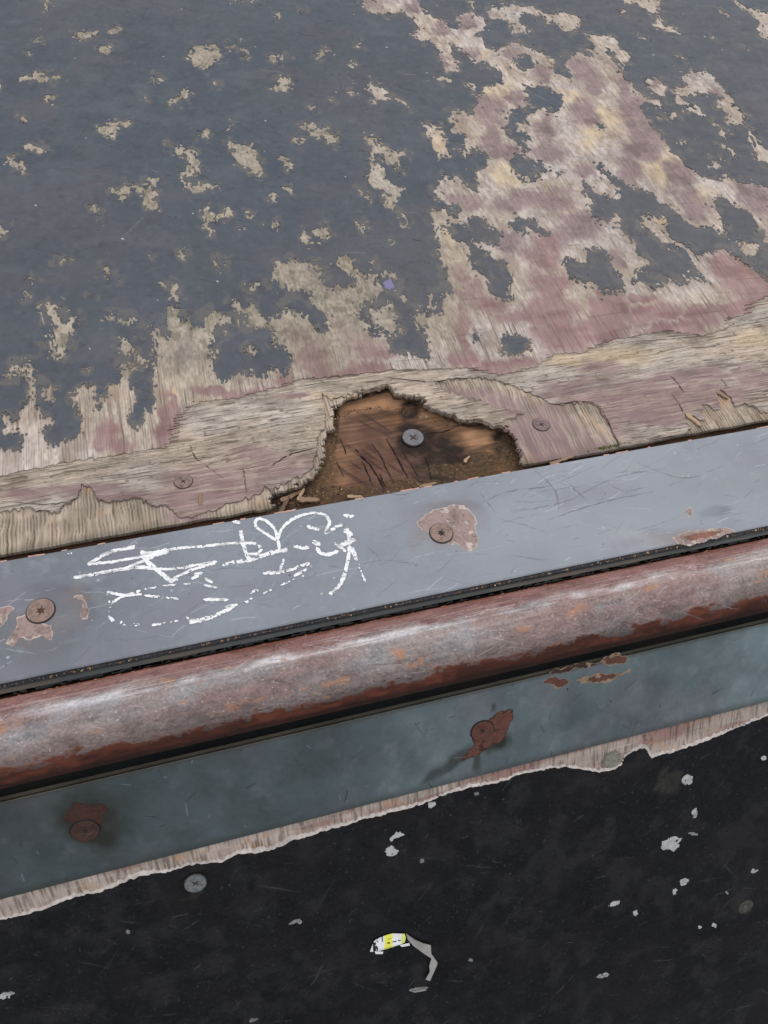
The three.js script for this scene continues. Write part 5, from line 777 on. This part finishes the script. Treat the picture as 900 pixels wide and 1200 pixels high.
// ================= sloping front: lower plate and riding panel =================
const SLOPE = 58 * Math.PI / 180;
const tilt = o => { o.position.set(0, -0.0383, -0.1619); o.rotation.x = SLOPE; return o; };
const low = tilt(thing('steel_plate', 'sloping green grey steel plate with dark rust spots below the pipe', 'steel plate'));
{
  const z1 = 0.0743, ux0 = -0.25, ux1 = 0.55, W = 2048, H = 380; const S = new Surf(W, H, (x, z) => [(x - ux0) / (ux1 - ux0) * W, z / z1 * H]); const inv = (i, j) => [ux0 + (ux1 - ux0) * i / W, z1 * j / H];
  const halo = patches(S, [[-114,27,15,5,-4,17], [-110,41,10,4,-3,13], [152,46,9,3,0,9]], inv), streak = patches(S, [[119,55,13,-8,2,4], [105,62,7,-4,1,3], [136,60,3,1,0,8], [150,17,2,1,0,3]], inv);
  S.fill((i, j, o) => {
    const [x, z] = inv(i, j), k = j * W + i, a = F(x * 16, z * 18, 121), b = F(x * 60, z * 55, 122), c = N(x * 450, z * 450, 123), d = F(x * 120, z * 90, 125), v = 0.098 * (0.55 + 0.4 * a + 0.5 * b + 0.12 * c) * (0.58 + 1.2 * ss(-0.25, 0.45, x + 0.12 * (a - 0.5)));  // darker left, brighter right: reflection and lens falloff painted into the steel
    o[0] = v * 0.81; o[1] = v * 1.05; o[2] = v * 1.1; mixc(o, [v * 0.95, v, v * 1.13], ss(0.45, 0.65, F(x * 25, z * 25, 128)) * 0.7); mixc(o, [v * 1.6, v * 1.75, v * 1.9], ss(0.55, 0.85, d) * 0.3); mixc(o, [0.05, 0.07, 0.075], ss(0.55, 0.85, F(x * 22, z * 25, 124)) * 0.45);
    const A = 46 * (F(x * 70, z * 70, 126) - 0.5), B = 46 * (F(x * 70, z * 70, 127) - 0.5); mixc(o, [0.022, 0.024, 0.017], cl(lookup(halo, S, i, j, A, B) * (0.5 + 0.8 * b))); mixc(o, [0.03, 0.031, 0.026], cl(lookup(streak, S, i, j, A * 0.6, B * 0.6) * (0.4 + 0.7 * b))); mixc(o, [0.03, 0.028, 0.02], ss(0.066, 0.0743, z + 0.004 * (b - 0.5)) * 0.55); mixc(o, [0.05, 0.045, 0.03], ss(0.004, 0.0012, z) * 0.5); mixc(o, [0.26, 0.23, 0.17], ss(0.0011, 0.0004, z) * (0.3 + 0.7 * b));  // pale line at the top paints in the lit edge
    o[3] = 0.5 + 0.3 * (b - 0.5) + 0.15 * (c - 0.5); o[4] = 0.5 + 0.25 * (b - 0.5);
  });
  const r = rng(29);
  for (let k = 0; k < 80; k++) { const x = -0.22 + 0.7 * r(), z = z1 * r(), a = r() * 3.1, l = 0.002 + 0.012 * r() * r(), dk = r() < 0.55; S.line([[x, z], [x + Math.cos(a) * l, z + Math.sin(a) * l]], 0.0007 + 0.0009 * r(), dk ? [0.03, 0.037, 0.04] : [0.2, 0.23, 0.25], dk ? 0.25 + 0.45 * r() : 0.3, -0.1); }
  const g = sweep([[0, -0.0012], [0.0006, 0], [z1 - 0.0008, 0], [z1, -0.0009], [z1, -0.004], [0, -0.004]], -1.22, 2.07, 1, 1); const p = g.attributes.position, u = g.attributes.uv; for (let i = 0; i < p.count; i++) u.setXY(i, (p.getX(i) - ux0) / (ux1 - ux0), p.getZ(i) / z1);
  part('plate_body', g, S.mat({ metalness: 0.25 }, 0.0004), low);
  const dark = rust(0.05, 0.0155, 0.008, 0.6), red = rust(0.125, 0.042, 0.024, 0.75), tan = rust(0.3, 0.21, 0.14), o = { amp: 0.0012, freq: 260, uvScale: 0.05, amp: 0.0024, freq: 210 };
  part('rust_patch', ragged([[-126.0,23.1,-121.6,15.8,-118.2,13.4,-114.1,15.9,-108.9,18.4,-103.8,18.8,-102.4,23.0,-104.7,27.9,-107.7,33.5,-112.8,30.4,-118.3,29.0,-123.3,28.1]], 0.00022, -0.0003, { ...o, holes: 0.36, seed: 21 }), dark, low, 'cloud of dark rust above the left screw');
  part('rust_rim', ragged([[-126.6,23.1,-122.1,15.3,-118.5,12.7,-114.2,15.0,-108.4,17.9,-103.2,18.6,-101.8,23.0,-104.1,28.2,-107.3,34.1,-112.7,31.2,-118.8,29.6,-123.9,28.4]], 0.00012, -0.0003, { ...o, seed: 21 }), dark, low);
  part('rust_patch', ragged([[161.9,23.6,163.7,27.7,159.2,39.6,155.3,45.9,146.5,49.3,137.6,54.1,128.8,55.9,125.1,54.8,130.2,50.4,135.4,44.5,134.5,35.3,138.4,29.2,148.2,27.0,154.5,22.2]], 0.00022, -0.0003, { ...o, holes: 0.36, seed: 22 }), red, low, 'leaf shaped rust tail beside the middle screw');
  part('rust_rim', ragged([[162.5,23.1,164.4,27.3,160.0,39.6,156.1,46.3,146.7,50.3,137.2,54.9,128.2,56.5,124.5,55.3,129.6,50.8,134.7,44.8,133.7,35.0,137.9,28.3,148.5,26.1,154.9,21.5]], 0.00012, -0.0003, { ...o, seed: 22 }), dark, low);
  part('rust_patch', ragged([[185.6,5.9,191.8,4.3,200.6,7.1,206.4,11.5,200.7,12.4,195.7,12.8,190.6,10.1]], 0.00022, -0.0003, { ...o, holes: 0.36, seed: 23 }), red, low, 'short rust sliver, lower left');
  part('rust_rim', ragged([[184.8,5.6,191.2,3.6,201.3,6.8,207.3,11.6,201.5,12.9,195.6,13.8,189.9,10.2]], 0.00012, -0.0003, { ...o, seed: 23 }), tan, low);
  part('rust_patch', ragged([[218.6,12.6,226.2,10.3,234.0,10.6,240.0,14.2,238.2,17.8,226.5,16.5,220.0,15.2]], 0.00022, -0.0003, { ...o, holes: 0.36, seed: 24 }), red, low, 'rust sliver below the pipe');
  part('rust_rim', ragged([[217.8,12.4,225.6,9.5,234.6,10.2,240.9,14.2,239.1,18.1,225.9,17.1,219.2,15.3]], 0.00012, -0.0003, { ...o, seed: 24 }), tan, low);
  part('rust_patch', ragged([[228.5,1.7,233.4,-2.7,241.1,-2.8,247.8,1.7,246.8,5.7,236.4,5.8]], 0.00022, -0.0003, { ...o, holes: 0.36, seed: 25 }), red, low, 'rust blister touching the shadow of the pipe');
  part('rust_rim', ragged([[227.7,1.7,232.6,-3.3,241.5,-3.6,248.7,1.7,247.6,6.1,236.0,6.5]], 0.00012, -0.0003, { ...o, seed: 25 }), tan, low);
  part('rust_patch', ragged([[190.5,0.2,198.0,-2.0,204.2,-2.5,215.6,-1.0,227.2,0.9,219.6,3.2,206.8,1.0,194.3,1.9]], 0.00022, -0.0003, { ...o, holes: 0.36, seed: 26 }), dark, low, 'long dark rust streak beside the blister');
  part('rust_rim', ragged([[189.7,0.2,197.2,-2.3,203.6,-3.2,216.4,-1.1,228.0,0.9,220.4,3.3,206.7,1.8,193.5,2.0]], 0.00012, -0.0003, { ...o, seed: 26 }), tan, low);
  part('rust_rim', ragged([[209.6,10.9,217.2,10.1,226.2,10.7,239.3,13.7,251.1,12.5,252.5,15.0,242.1,16.2,234.4,18.9,218.7,15.7]], 0.00016, -0.0003, { ...o, seed: 31 }), tan, low);

  screw(low, -0.1175, 0.0009, 0.0362, 0.0083, rust(0.055, 0.02, 0.012, 0.6), std(0.012, 0.012, 0.008, 0.9), { turn: 0.2, label: 'dark rusted screw under a cloud of rust at the left' });
  screw(low, 0.1413, 0.0009, 0.0344, 0.0080, rust(0.115, 0.04, 0.025, 0.6), std(0.02, 0.015, 0.01, 0.9), { turn: 0.5, label: 'red rusted screw with a long rust tail' });
}
const panel = tilt(thing('ramp_panel', 'sloping black coated plywood riding panel with white chips, below the lower steel plate', 'ramp panel'));
{
  const PN = -0.0014, x0 = -0.35, x1 = 0.75, L = 1.32, step = 0.0006, s0 = 0.0748;
  const w = Math.round((x1 - x0) / 0.0008) + 1, h = 230, X = [], Z = [], U = [], V = []; for (let i = 0; i < w; i++) { X.push(x0 + i * 0.0008); U.push(i / (w - 1)); } for (let j = 0; j < h; j++) { const t = j / (h - 1); Z.push(s0 + 0.001 + 0.09 * t + (L - s0 - 0.091) * Math.pow(t, 16)); V.push((Z[j] - s0) / 0.46); }
  // where the black coating begins, as distances down the slope along x (millimetres)
  const bx = [-212, -182, -156, -140, -122, -103, -79, -62, -43, -32, -9, 8, 32, 68, 96, 109, 131, 153, 173, 196, 210, 232, 239, 250, 252, 268, 275, 294, 316, 337, 374, 420], bs = [93.0, 90.7, 91.5, 87.9, 89.5, 85.3, 86.6, 86.4, 91.0, 88.2, 92.3, 88.4, 87.3, 86.3, 86.9, 83.2, 82.5, 84.2, 82.4, 84.1, 89.9, 99.5, 100.7, 99.2, 91.0, 87.7, 99.7, 99.6, 97.9, 93.5, 88.5, 88.3]; const M0 = new Float32Array(w * h);
  for (let i = 0; i < w; i++) { const x = X[i] * 1e3; let k = 0; while (k < bx.length - 2 && bx[k + 1] < x) k++; const t = cl((x - bx[k]) / (bx[k + 1] - bx[k])); const lim = (bs[k] + (bs[k + 1] - bs[k]) * t) / 1e3 + 0.0028 * (F(X[i] * 160, 1, 131) - 0.5) + 0.0016 * (N(X[i] * 700, 2, 132) - 0.5); for (let j = 0; j < h; j++) M0[j * w + i] = cl(0.5 + (Z[j] - lim) / 0.0008); }
  const W = 2048, H = 860, S = new Surf(W, H, (x, z) => [(x - x0) / (x1 - x0) * W, (z - s0) / 0.46 * H]); const inv = (i, j) => [x0 + (x1 - x0) * i / W, s0 + 0.46 * j / H];
  const stain = patches(S, [[291,129,6,2,1,9], [-65,112,5,2,-1,3], [381,302,8,3,1,10]], inv);
  S.fill((i, j, o) => {
    const [x, z] = inv(i, j), k = j * W + i, a = F(x * 14, z * 14, 141), b = F(x * 55, z * 45, 142), c = N(x * 500, z * 420, 143), d = F(x * 130, z * 110, 146), v = 0.0058 * (0.2 + 0.7 * a + 0.7 * b + 0.7 * (d - 0.3) + 0.4 * c);
    o[0] = v * 0.95; o[1] = v * 0.98; o[2] = v * 1.3; mixc(o, [0.026, 0.0255, 0.027], ss(0.42, 0.8, F(x * 70, z * 60, 144)) * 0.5); const dust = N(x * 760, z * 640, 149); if (dust > 0.86) mixc(o, [0.06, 0.06, 0.06], (dust - 0.86) * 4); if (dust < 0.12) mixc(o, [0.001, 0.001, 0.001], 0.6); mixc(o, [0.014, 0.011, 0.009], ss(0.5, 0.75, F(x * 20, z * 30, 145)) * 0.35); mixc(o, [0.05, 0.046, 0.036], cl(lookup(stain, S, i, j, 40 * (F(x * 90, z * 90, 147) - 0.5), 40 * (F(x * 90, z * 90, 148) - 0.5)) * (0.1 + 0.7 * d)));
    o[3] = 0.5 + 0.25 * (b - 0.5) + 0.3 * (c - 0.5) + 0.3 * (d - 0.5); o[4] = 0.66 + 0.3 * (b - 0.5);
  });
  const r = rng(37);
  for (let k = 0; k < 1500; k++) { const x = -0.3 + 0.95 * r(), z = 0.09 + 0.44 * r(); S.line([[x, z], [x + 0.0016 * (r() - 0.5), z + 0.0016 * (r() - 0.5)]], 0.0006 + 0.0012 * r() * r(), r() < 0.75 ? [0.085, 0.083, 0.08] : [0.003, 0.003, 0.003], 0.15 + 0.4 * r(), 0.08); }
  for (let k = 0; k < 260; k++) { const x = -0.3 + 0.95 * r(), z = 0.09 + 0.44 * r(), q = (r() - 0.5) * 2.2, l = 0.006 + 0.03 * r(); crack(S, [[x, z], [x + Math.cos(q) * l * 0.5, z + Math.sin(q) * l * 0.5], [x + Math.cos(q) * l, z + Math.sin(q) * l]], 0.0008 + 0.0014 * r(), [0.05, 0.05, 0.05], 0.06 + 0.18 * r(), -0.03, k + 700); }
  for (let k = 0; k < 70; k++) { const x = -0.3 + 0.9 * r(), z = 0.1 + 0.42 * r(), a = (r() - 0.5) * 1.6 - 0.3, l = 0.002 + 0.02 * r() * r(); S.line([[x, z], [x + Math.cos(a) * l, z + Math.sin(a) * l]], 0.0008, r() < 0.6 ? [0.09, 0.09, 0.09] : [0.004, 0.004, 0.004], 0.3 + 0.4 * r(), -0.1); }
  part('coating', sheet(M0, w, h, X, Z, U, V, PN, PN - 0.0007), S.mat({ specularIntensity: 0.4 }, 0.0009), panel, 'black panel coating with a ragged upper edge');
  // bare veneer strip beneath
  const W2 = 2048, H2 = 160, zz = 0.045, S2 = new Surf(W2, H2, (x, z) => [0, 0]).fill((i, j, o) => { const x = x0 + (x1 - x0) * i / W2, z = s0 + zz * j / H2; const g = N(x * 1000, z * 60, 151), g2 = N(x * 1900, z * 120, 152), m = F(x * 40, z * 140, 153), cr = ss(0.5, 0.85, N(x * 1000, z * 70, 154)), lip = F(x * 60, z * 500, 157), br = 0.85 + 0.5 * (m - 0.5) + 0.4 * (g2 - 0.5); o[0] = 0.47 * br; o[1] = 0.385 * br; o[2] = 0.325 * br; mixc(o, [0.24, 0.1, 0.085], ss(0.42, 0.68, F(x * 16, z * 110, 155)) * 0.65); mixc(o, [0.4, 0.22, 0.1], ss(0.66, 0.8, F(x * 70, z * 120, 156)) * 0.6); mixc(o, [0.06, 0.04, 0.035], cr * 0.6 * ss(0.35, 0.6, lip + 0.15)); mixc(o, [0.03, 0.02, 0.016], ss(s0 + 0.0035, s0 + 0.0008, z) * 0.8); o[3] = 0.6 + 0.5 * (g - 0.5) - 0.5 * cr; o[4] = 0.85; });  // dark upper margin is the lower plate's shadow, painted on
  const g = new THREE.PlaneGeometry(x1 - x0, zz, 1, 1); g.rotateX(-Math.PI / 2); g.translate((x0 + x1) / 2, PN - 0.0007, s0 + zz / 2 - 0.002); const u = g.attributes.uv; for (let i = 0; i < u.count; i++) u.setY(i, 1 - u.getY(i));
  part('bare_veneer', g, S2.mat({}, 0.001), panel, 'strip of bare pale veneer under the lower plate');
  part('panel_body', sweep([[s0 - 0.003, -0.0026], [L, -0.0026], [L, -0.02], [s0 - 0.003, -0.02]], -1.2, 2.05, 1, 1), std(0.03, 0.026, 0.024, 0.8), panel);
  for (const [a, b] of [[-1.2, x0], [x1, 2.05]]) { const q = new THREE.PlaneGeometry(b - a, L - s0); q.rotateX(-Math.PI / 2); q.translate((a + b) / 2, PN, (L + s0) / 2); part('coating', q, std(0.013, 0.013, 0.015, 0.6), panel); }
  screw(panel, -0.0627, 0.0003, 0.1020, 0.0071, rust(0.17, 0.18, 0.18, 0.5), std(0.015, 0.03, 0.03, 0.8), { lobes: 4, rec: 0.5, turn: 0.7, sunk: -0.0008, label: 'bare grey screw near the upper edge' });
  screw(panel, 0.3814, -0.0006, 0.3021, 0.0075, rust(0.06, 0.057, 0.05, 0.7), std(0.3, 0.3, 0.28, 0.7), { lobes: 4, rec: 0.35, turn: 0.3, label: 'dull screw with a pale recess at the right' });
  const plug = new THREE.CylinderGeometry(0.0068, 0.0072, 0.0016, 28); const pp = plug.attributes.position; for (let i = 0; i < pp.count; i++) pp.setXYZ(i, pp.getX(i) * (0.93 + 0.14 * N(pp.getX(i) * 300, pp.getZ(i) * 300)), pp.getY(i), pp.getZ(i)); plug.computeVertexNormals();
  const pl = part('filler_plug', plug, rust(0.26, 0.25, 0.2, 0.9), panel, 'round grey filler plug on the torn edge'); pl.position.set(0.2418, -0.0010, 0.0918);
  const wht = rust(0.44, 0.44, 0.43, 0.85), gry = rust(0.22, 0.22, 0.21, 0.9);
  part('white_chip', ragged([[70.1,110.5,77.6,105.8,81.3,110.8,75.6,111.3,71.6,114.0]], PN + 0.0003, PN - 0.0003, { amp: 0.0016, freq: 400, step: 0.0004, holes: 0.33 }), wht, panel);
  part('white_chip', ragged([[66.2,119.5,70.4,117.7,77.1,124.2,71.2,127.9,67.0,125.5]], PN + 0.0003, PN - 0.0003, { amp: 0.0016, freq: 400, step: 0.0004, holes: 0.33 }), wht, panel);
  part('white_chip', ragged([[308.6,194.8,306.7,198.9,306.2,203.2,302.2,206.0,297.6,202.1,291.6,201.4,290.5,196.2,290.6,191.1,296.3,190.6,300.2,189.1,304.1,191.8]], PN + 0.0003, PN - 0.0003, { amp: 0.0016, freq: 400, step: 0.0004, holes: 0.33 }), wht, panel);
  part('white_chip', ragged([[312.5,134.1,312.3,136.8,310.8,138.3,308.6,137.4,306.5,136.0,304.0,133.2,303.3,129.2,305.1,127.0,307.3,126.0,310.0,127.9,312.9,130.3]], PN + 0.0003, PN - 0.0003, { amp: 0.0016, freq: 400, step: 0.0004, holes: 0.33 }), wht, panel);
  part('white_chip', ragged([[320.7,171.1,320.4,174.4,319.0,175.5,317.5,175.7,316.7,172.4,315.7,170.0,315.8,166.8,317.0,165.4,318.1,163.7,319.3,166.1,320.0,168.3]], PN + 0.0003, PN - 0.0003, { amp: 0.0016, freq: 400, step: 0.0004, holes: 0.33 }), wht, panel);
  part('white_chip', ragged([[320.3,246.1,318.8,248.0,318.8,250.3,317.0,251.2,314.4,250.6,312.9,248.0,312.3,245.6,311.9,243.0,314.0,242.2,316.1,242.6,317.8,244.5]], PN + 0.0003, PN - 0.0003, { amp: 0.0016, freq: 400, step: 0.0004, holes: 0.33 }), wht, panel);
  part('white_chip', ragged([[309.3,255.4,309.5,257.9,308.5,259.0,307.2,258.6,306.2,256.7,305.8,254.4,305.6,251.9,306.6,250.6,307.7,250.5,308.9,251.4,309.8,253.3]], PN + 0.0003, PN - 0.0003, { amp: 0.0016, freq: 400, step: 0.0004, holes: 0.33 }), wht, panel);
  part('white_chip', ragged([[256.0,247.2,256.2,248.5,255.0,250.2,251.2,249.5,248.1,249.8,245.0,249.0,245.2,247.3,246.6,245.9,249.6,245.0,253.3,244.6,255.8,245.8]], PN + 0.0003, PN - 0.0003, { amp: 0.0016, freq: 400, step: 0.0004, holes: 0.33 }), wht, panel);
  part('white_chip', ragged([[273.1,267.5,272.8,269.2,271.9,269.7,271.0,270.0,269.7,269.3,269.6,266.9,269.3,265.1,269.5,263.1,270.6,263.1,271.8,263.4,272.6,265.5]], PN + 0.0003, PN - 0.0003, { amp: 0.0016, freq: 400, step: 0.0004, holes: 0.33 }), wht, panel);
  part('white_chip', ragged([[353.3,312.8,354.6,314.6,354.9,316.8,354.0,318.2,352.4,317.8,351.0,316.3,349.5,315.0,349.0,312.8,349.7,311.5,350.4,310.1,352.0,311.9]], PN + 0.0003, PN - 0.0003, { amp: 0.0016, freq: 400, step: 0.0004, holes: 0.33 }), wht, panel);
  part('white_chip', ragged([[338.8,311.1,338.2,311.7,337.7,312.3,336.9,312.3,335.9,311.6,335.1,310.3,335.0,308.9,335.7,308.3,336.5,308.4,337.4,308.6,338.0,309.8]], PN + 0.0003, PN - 0.0003, { amp: 0.0016, freq: 400, step: 0.0004, holes: 0.33 }), wht, panel);
  part('white_chip', ragged([[378.0,133.9,376.2,133.4,374.9,133.9,374.0,132.6,373.5,131.3,373.5,129.9,374.0,128.4,375.5,128.6,376.9,128.8,378.3,130.1,378.2,132.0]], PN + 0.0003, PN - 0.0003, { amp: 0.0016, freq: 400, step: 0.0004, holes: 0.33 }), wht, panel);
  part('white_chip', ragged([[388.8,259.5,388.5,260.7,387.5,261.7,385.3,261.0,383.6,260.8,382.2,259.8,381.6,258.5,382.2,257.3,383.7,256.6,385.9,257.1,387.3,258.3]], PN + 0.0003, PN - 0.0003, { amp: 0.0016, freq: 400, step: 0.0004, holes: 0.33 }), wht, panel);
  part('white_chip', ragged([[251.0,334.1,248.6,335.3,247.8,337.3,243.7,336.1,240.2,335.7,238.5,334.0,237.7,332.2,240.0,331.3,242.6,330.9,245.9,330.9,248.4,332.4]], PN + 0.0003, PN - 0.0003, { amp: 0.0016, freq: 400, step: 0.0004, holes: 0.33 }), wht, panel);
  part('white_chip', ragged([[-190.4,157.1,-190.5,158.6,-193.0,160.0,-196.3,160.8,-199.5,160.4,-200.0,158.9,-200.0,157.6,-198.5,156.3,-196.3,154.1,-193.1,155.2,-191.0,155.9]], PN + 0.0003, PN - 0.0003, { amp: 0.0016, freq: 400, step: 0.0004, holes: 0.33 }), wht, panel);
  part('white_chip', ragged([[106.0,88.4,105.1,89.8,103.9,90.8,102.1,91.8,99.9,91.4,99.8,89.7,99.5,88.7,99.3,87.3,101.1,86.5,102.9,87.0,104.6,87.4]], PN + 0.0003, PN - 0.0003, { amp: 0.0016, freq: 400, step: 0.0004, holes: 0.33 }), wht, panel);
  part('grey_chip', ragged([[323.4,195.6,323.3,196.4,320.6,195.2,318.0,194.3,316.6,192.6,313.5,190.6,314.8,190.4,315.7,190.1,318.2,191.0,321.2,192.9,322.9,194.5]], PN + 0.0002, PN - 0.0003, { amp: 0.0007, freq: 420, step: 0.0004 }), gry, panel);
  part('grey_chip', ragged([[362.3,279.3,361.5,279.0,360.7,279.1,359.6,277.2,358.5,275.8,358.2,274.6,358.5,274.0,359.2,273.8,360.6,275.9,361.8,277.2,362.2,278.5]], PN + 0.0002, PN - 0.0003, { amp: 0.0007, freq: 420, step: 0.0004 }), gry, panel);
  part('grey_chip', ragged([[93.9,141.3,93.1,142.0,92.5,142.5,91.6,142.6,90.8,141.7,90.4,140.6,90.4,139.4,90.8,138.2,91.9,138.7,93.2,138.2,93.7,139.9]], PN + 0.0002, PN - 0.0003, { amp: 0.0007, freq: 420, step: 0.0004 }), gry, panel);
  part('grey_chip', ragged([[88.7,278.9,87.8,280.0,82.9,279.1,79.8,278.8,76.5,277.8,74.0,276.6,73.2,275.3,74.5,274.3,79.4,275.2,83.5,276.1,87.3,277.4]], PN + 0.0002, PN - 0.0003, { amp: 0.0007, freq: 420, step: 0.0004 }), gry, panel);
  part('grey_chip', ragged([[126.6,262.8,127.0,264.6,125.6,264.2,124.6,263.9,123.8,263.1,122.9,261.9,123.5,260.9,124.0,260.3,124.7,259.1,126.0,260.0,126.8,261.5]], PN + 0.0002, PN - 0.0003, { amp: 0.0007, freq: 420, step: 0.0004 }), gry, panel);
  part('grey_chip', ragged([[-0.4,164.1,-0.7,164.9,-2.4,165.8,-4.9,167.1,-7.3,166.9,-7.8,166.3,-9.0,165.8,-7.6,164.8,-5.3,163.8,-2.2,163.0,0.4,163.0]], PN + 0.0002, PN - 0.0003, { amp: 0.0007, freq: 420, step: 0.0004 }), gry, panel);
  part('grey_chip', ragged([[-42.8,255.3,-44.8,255.7,-45.7,256.5,-47.5,256.1,-49.9,255.8,-49.9,254.4,-49.6,253.5,-49.2,252.5,-47.5,252.3,-45.8,253.2,-43.7,253.9]], PN + 0.0002, PN - 0.0003, { amp: 0.0007, freq: 420, step: 0.0004 }), gry, panel);
  part('grey_chip', ragged([[-111.3,131.6,-111.3,132.8,-112.1,133.1,-112.6,132.5,-113.1,132.0,-113.3,131.2,-113.2,130.3,-112.8,129.3,-112.0,128.9,-111.2,129.4,-110.7,130.5]], PN + 0.0002, PN - 0.0003, { amp: 0.0007, freq: 420, step: 0.0004 }), gry, panel);
  part('grey_chip', ragged([[1.2,167.4,0.2,168.1,-0.5,168.4,-1.4,169.1,-2.0,167.7,-2.5,166.5,-2.7,164.9,-1.6,164.5,-0.8,163.7,0.0,164.9,0.8,165.7]], PN + 0.0002, PN - 0.0003, { amp: 0.0007, freq: 420, step: 0.0004 }), gry, panel);
  part('grey_chip', ragged([[137.8,91.1,137.4,91.9,136.5,92.4,135.4,91.7,134.7,91.0,134.1,90.3,133.9,89.4,134.2,88.5,135.5,89.2,136.6,89.1,137.3,90.1]], PN + 0.0002, PN - 0.0003, { amp: 0.0007, freq: 420, step: 0.0004 }), gry, panel);

  { // pale torn lip between the bare strip and the coating
    const ML = new Float32Array(w * h);
    for (let i = 0; i < w; i++) { const x = X[i] * 1e3; let k = 0; while (k < bx.length - 2 && bx[k + 1] < x) k++; const t = cl((x - bx[k]) / (bx[k + 1] - bx[k])); const c = (bs[k] + (bs[k + 1] - bs[k]) * t) / 1e3, lim = c + 0.0028 * (F(X[i] * 160, 1, 131) - 0.5) + 0.0016 * (N(X[i] * 700, 2, 132) - 0.5), top = lim - 0.0052 * Math.max(0, F(X[i] * 40, 5, 133) - 0.18) - 0.0022 * (N(X[i] * 620, 5, 134) - 0.2); for (let j = 0; j < h; j++) ML[j * w + i] = Math.min(cl(0.5 + (Z[j] - top) / 0.0008), cl(0.5 + (lim + 0.0002 + 0.0008 * N(X[i] * 300, 7, 135) - Z[j]) / 0.0008)); }
    const S3 = new Surf(1400, 128, (x, z) => [x, z]).fill((i, j, o) => { const x = x0 + (x1 - x0) * i / 1400, v = 0.85 + 0.4 * (F(x * 90, j / 20, 136) - 0.5) + 0.35 * (N(x * 800, j / 10, 137) - 0.5); o[0] = 0.66 * v; o[1] = 0.58 * v; o[2] = 0.53 * v; o[3] = N(x * 800, j / 10, 137); o[4] = 0.85; });
    part('torn_lip', sheet(ML, w, h, X, Z, U, Z.map(z => (z - s0) / 0.045), PN + 0.0002, PN - 0.0007), S3.mat({}, 0.0006), panel, 'pale torn lip of veneer along the coating edge');
  }
}
{ // the torn sticker: a printed scrap and a grey curling strip
  const st = tilt(thing('torn_sticker', 'small torn white and yellow sticker with a curling grey strip on the black panel', 'sticker'));
  const S = new Surf(256, 128, (x, z) => [x, z]).fill((i, j, o) => { const v = 0.8 + 0.1 * (F(i / 20, j / 20) - 0.5); o[0] = o[1] = o[2] = v; const u = i / 256, t = j / 128, e = 0.05 * (N(i / 7, j / 7, 2) - 0.5); if (u + e > 0.34 && u + e < 0.6) { o[0] = 0.8; o[1] = 0.78; o[2] = 0.1; } if (u + e > 0.88) { o[0] = 0.75; o[1] = 0.78; o[2] = 0.2; } if (Math.abs(t - 0.62 + e) < 0.045 && ((u > 0.42 && u < 0.52) || (u > 0.6 && u < 0.72) || (u > 0.78 && u < 0.86))) o[0] = o[1] = o[2] = 0.02; if (u < 0.14 && N(i / 9, j / 16, 5) > 0.45) o[0] = o[1] = o[2] = 0.03; if (Math.abs(u - 0.27) < 0.02 && t < 0.4) o[0] = o[1] = o[2] = 0.05; if (Math.abs(t - 0.3) < 0.03 && u > 0.44 && u < 0.56) { o[0] = 0.3; o[1] = 0.3; o[2] = 0.03; } o[3] = 0.5; o[4] = 0.5; });
  const pm = S.mat({ side: THREE.DoubleSide }, 0.0001), gm = rust(0.36, 0.335, 0.31, 0.5);
  const scrap = (out, mat, name, label, lift, uvf) => { const sh = new THREE.Shape(pairs(out).map(([x, z]) => new THREE.Vector2(x, -z))); const g = new THREE.ExtrudeGeometry(sh, { depth: 0.0003, bevelEnabled: false }); g.rotateX(-Math.PI / 2); const p = g.attributes.position, u = g.attributes.uv; for (let i = 0; i < p.count; i++) { const x = p.getX(i), z = p.getZ(i), y = p.getY(i); p.setY(i, y - 0.0012 + lift(x, z)); if (uvf) u.setXY(i, ...uvf(x, z)); } g.computeVertexNormals(); part(name, g, mat, st, label); };
  scrap([50.0,205.7,52.7,205.2,57.1,204.9,61.6,204.9,65.1,205.1,73.8,207.5,74.4,211.5,73.2,216.7,71.3,217.8,66.7,219.1,60.4,219.6,52.5,218.1,50.1,215.2], pm, 'printed_scrap', 'white scrap with a yellow print', (x, z) => 0.0005 + 9 * Math.pow(x - 0.0618, 2), (x, z) => [((x - 0.0496) * 0.994 + (z - 0.2100) * 0.106) / 0.0244, 0.5 + ((x - 0.0496) * -0.106 + (z - 0.2100) * 0.994) / 0.012]);
  scrap([75.1,209.2,80.5,215.9,87.3,222.6,93.3,229.0,93.2,238.7,97.6,251.3,97.5,253.9,90.1,268.2,86.6,263.9,90.7,257.6,90.6,250.9,92.9,243.9,86.6,233.3,79.9,223.4,75.9,215.9], gm, 'curling_strip', 'grey curling strip', (x, z) => 0.0006 + Math.max(0, 0.0022 * Math.sin((x - 0.0756) * 160)), null);
  scrap([69.3,219.8,76.9,220.8,77.2,223.5,70.9,222.5], pm, 'paper_shred', null, () => 0.0004, () => [0.2, 0.8]);
  scrap([49.8,218.3,56.2,221.6,55.7,224.0,50.4,221.7], pm, 'paper_shred', null, () => 0.0004, () => [0.2, 0.8]);
  scrap([46.3,217.4,49.2,210.0,48.7,218.4], pm, 'paper_shred', null, () => 0.0004, () => [0.2, 0.8]);
  scrap([75.4,276.7,86.6,278.3,87.0,280.6,77.1,278.9], gm, 'paper_shred', null, () => 0.0004, null);

}

renderer.render(scene, camera);
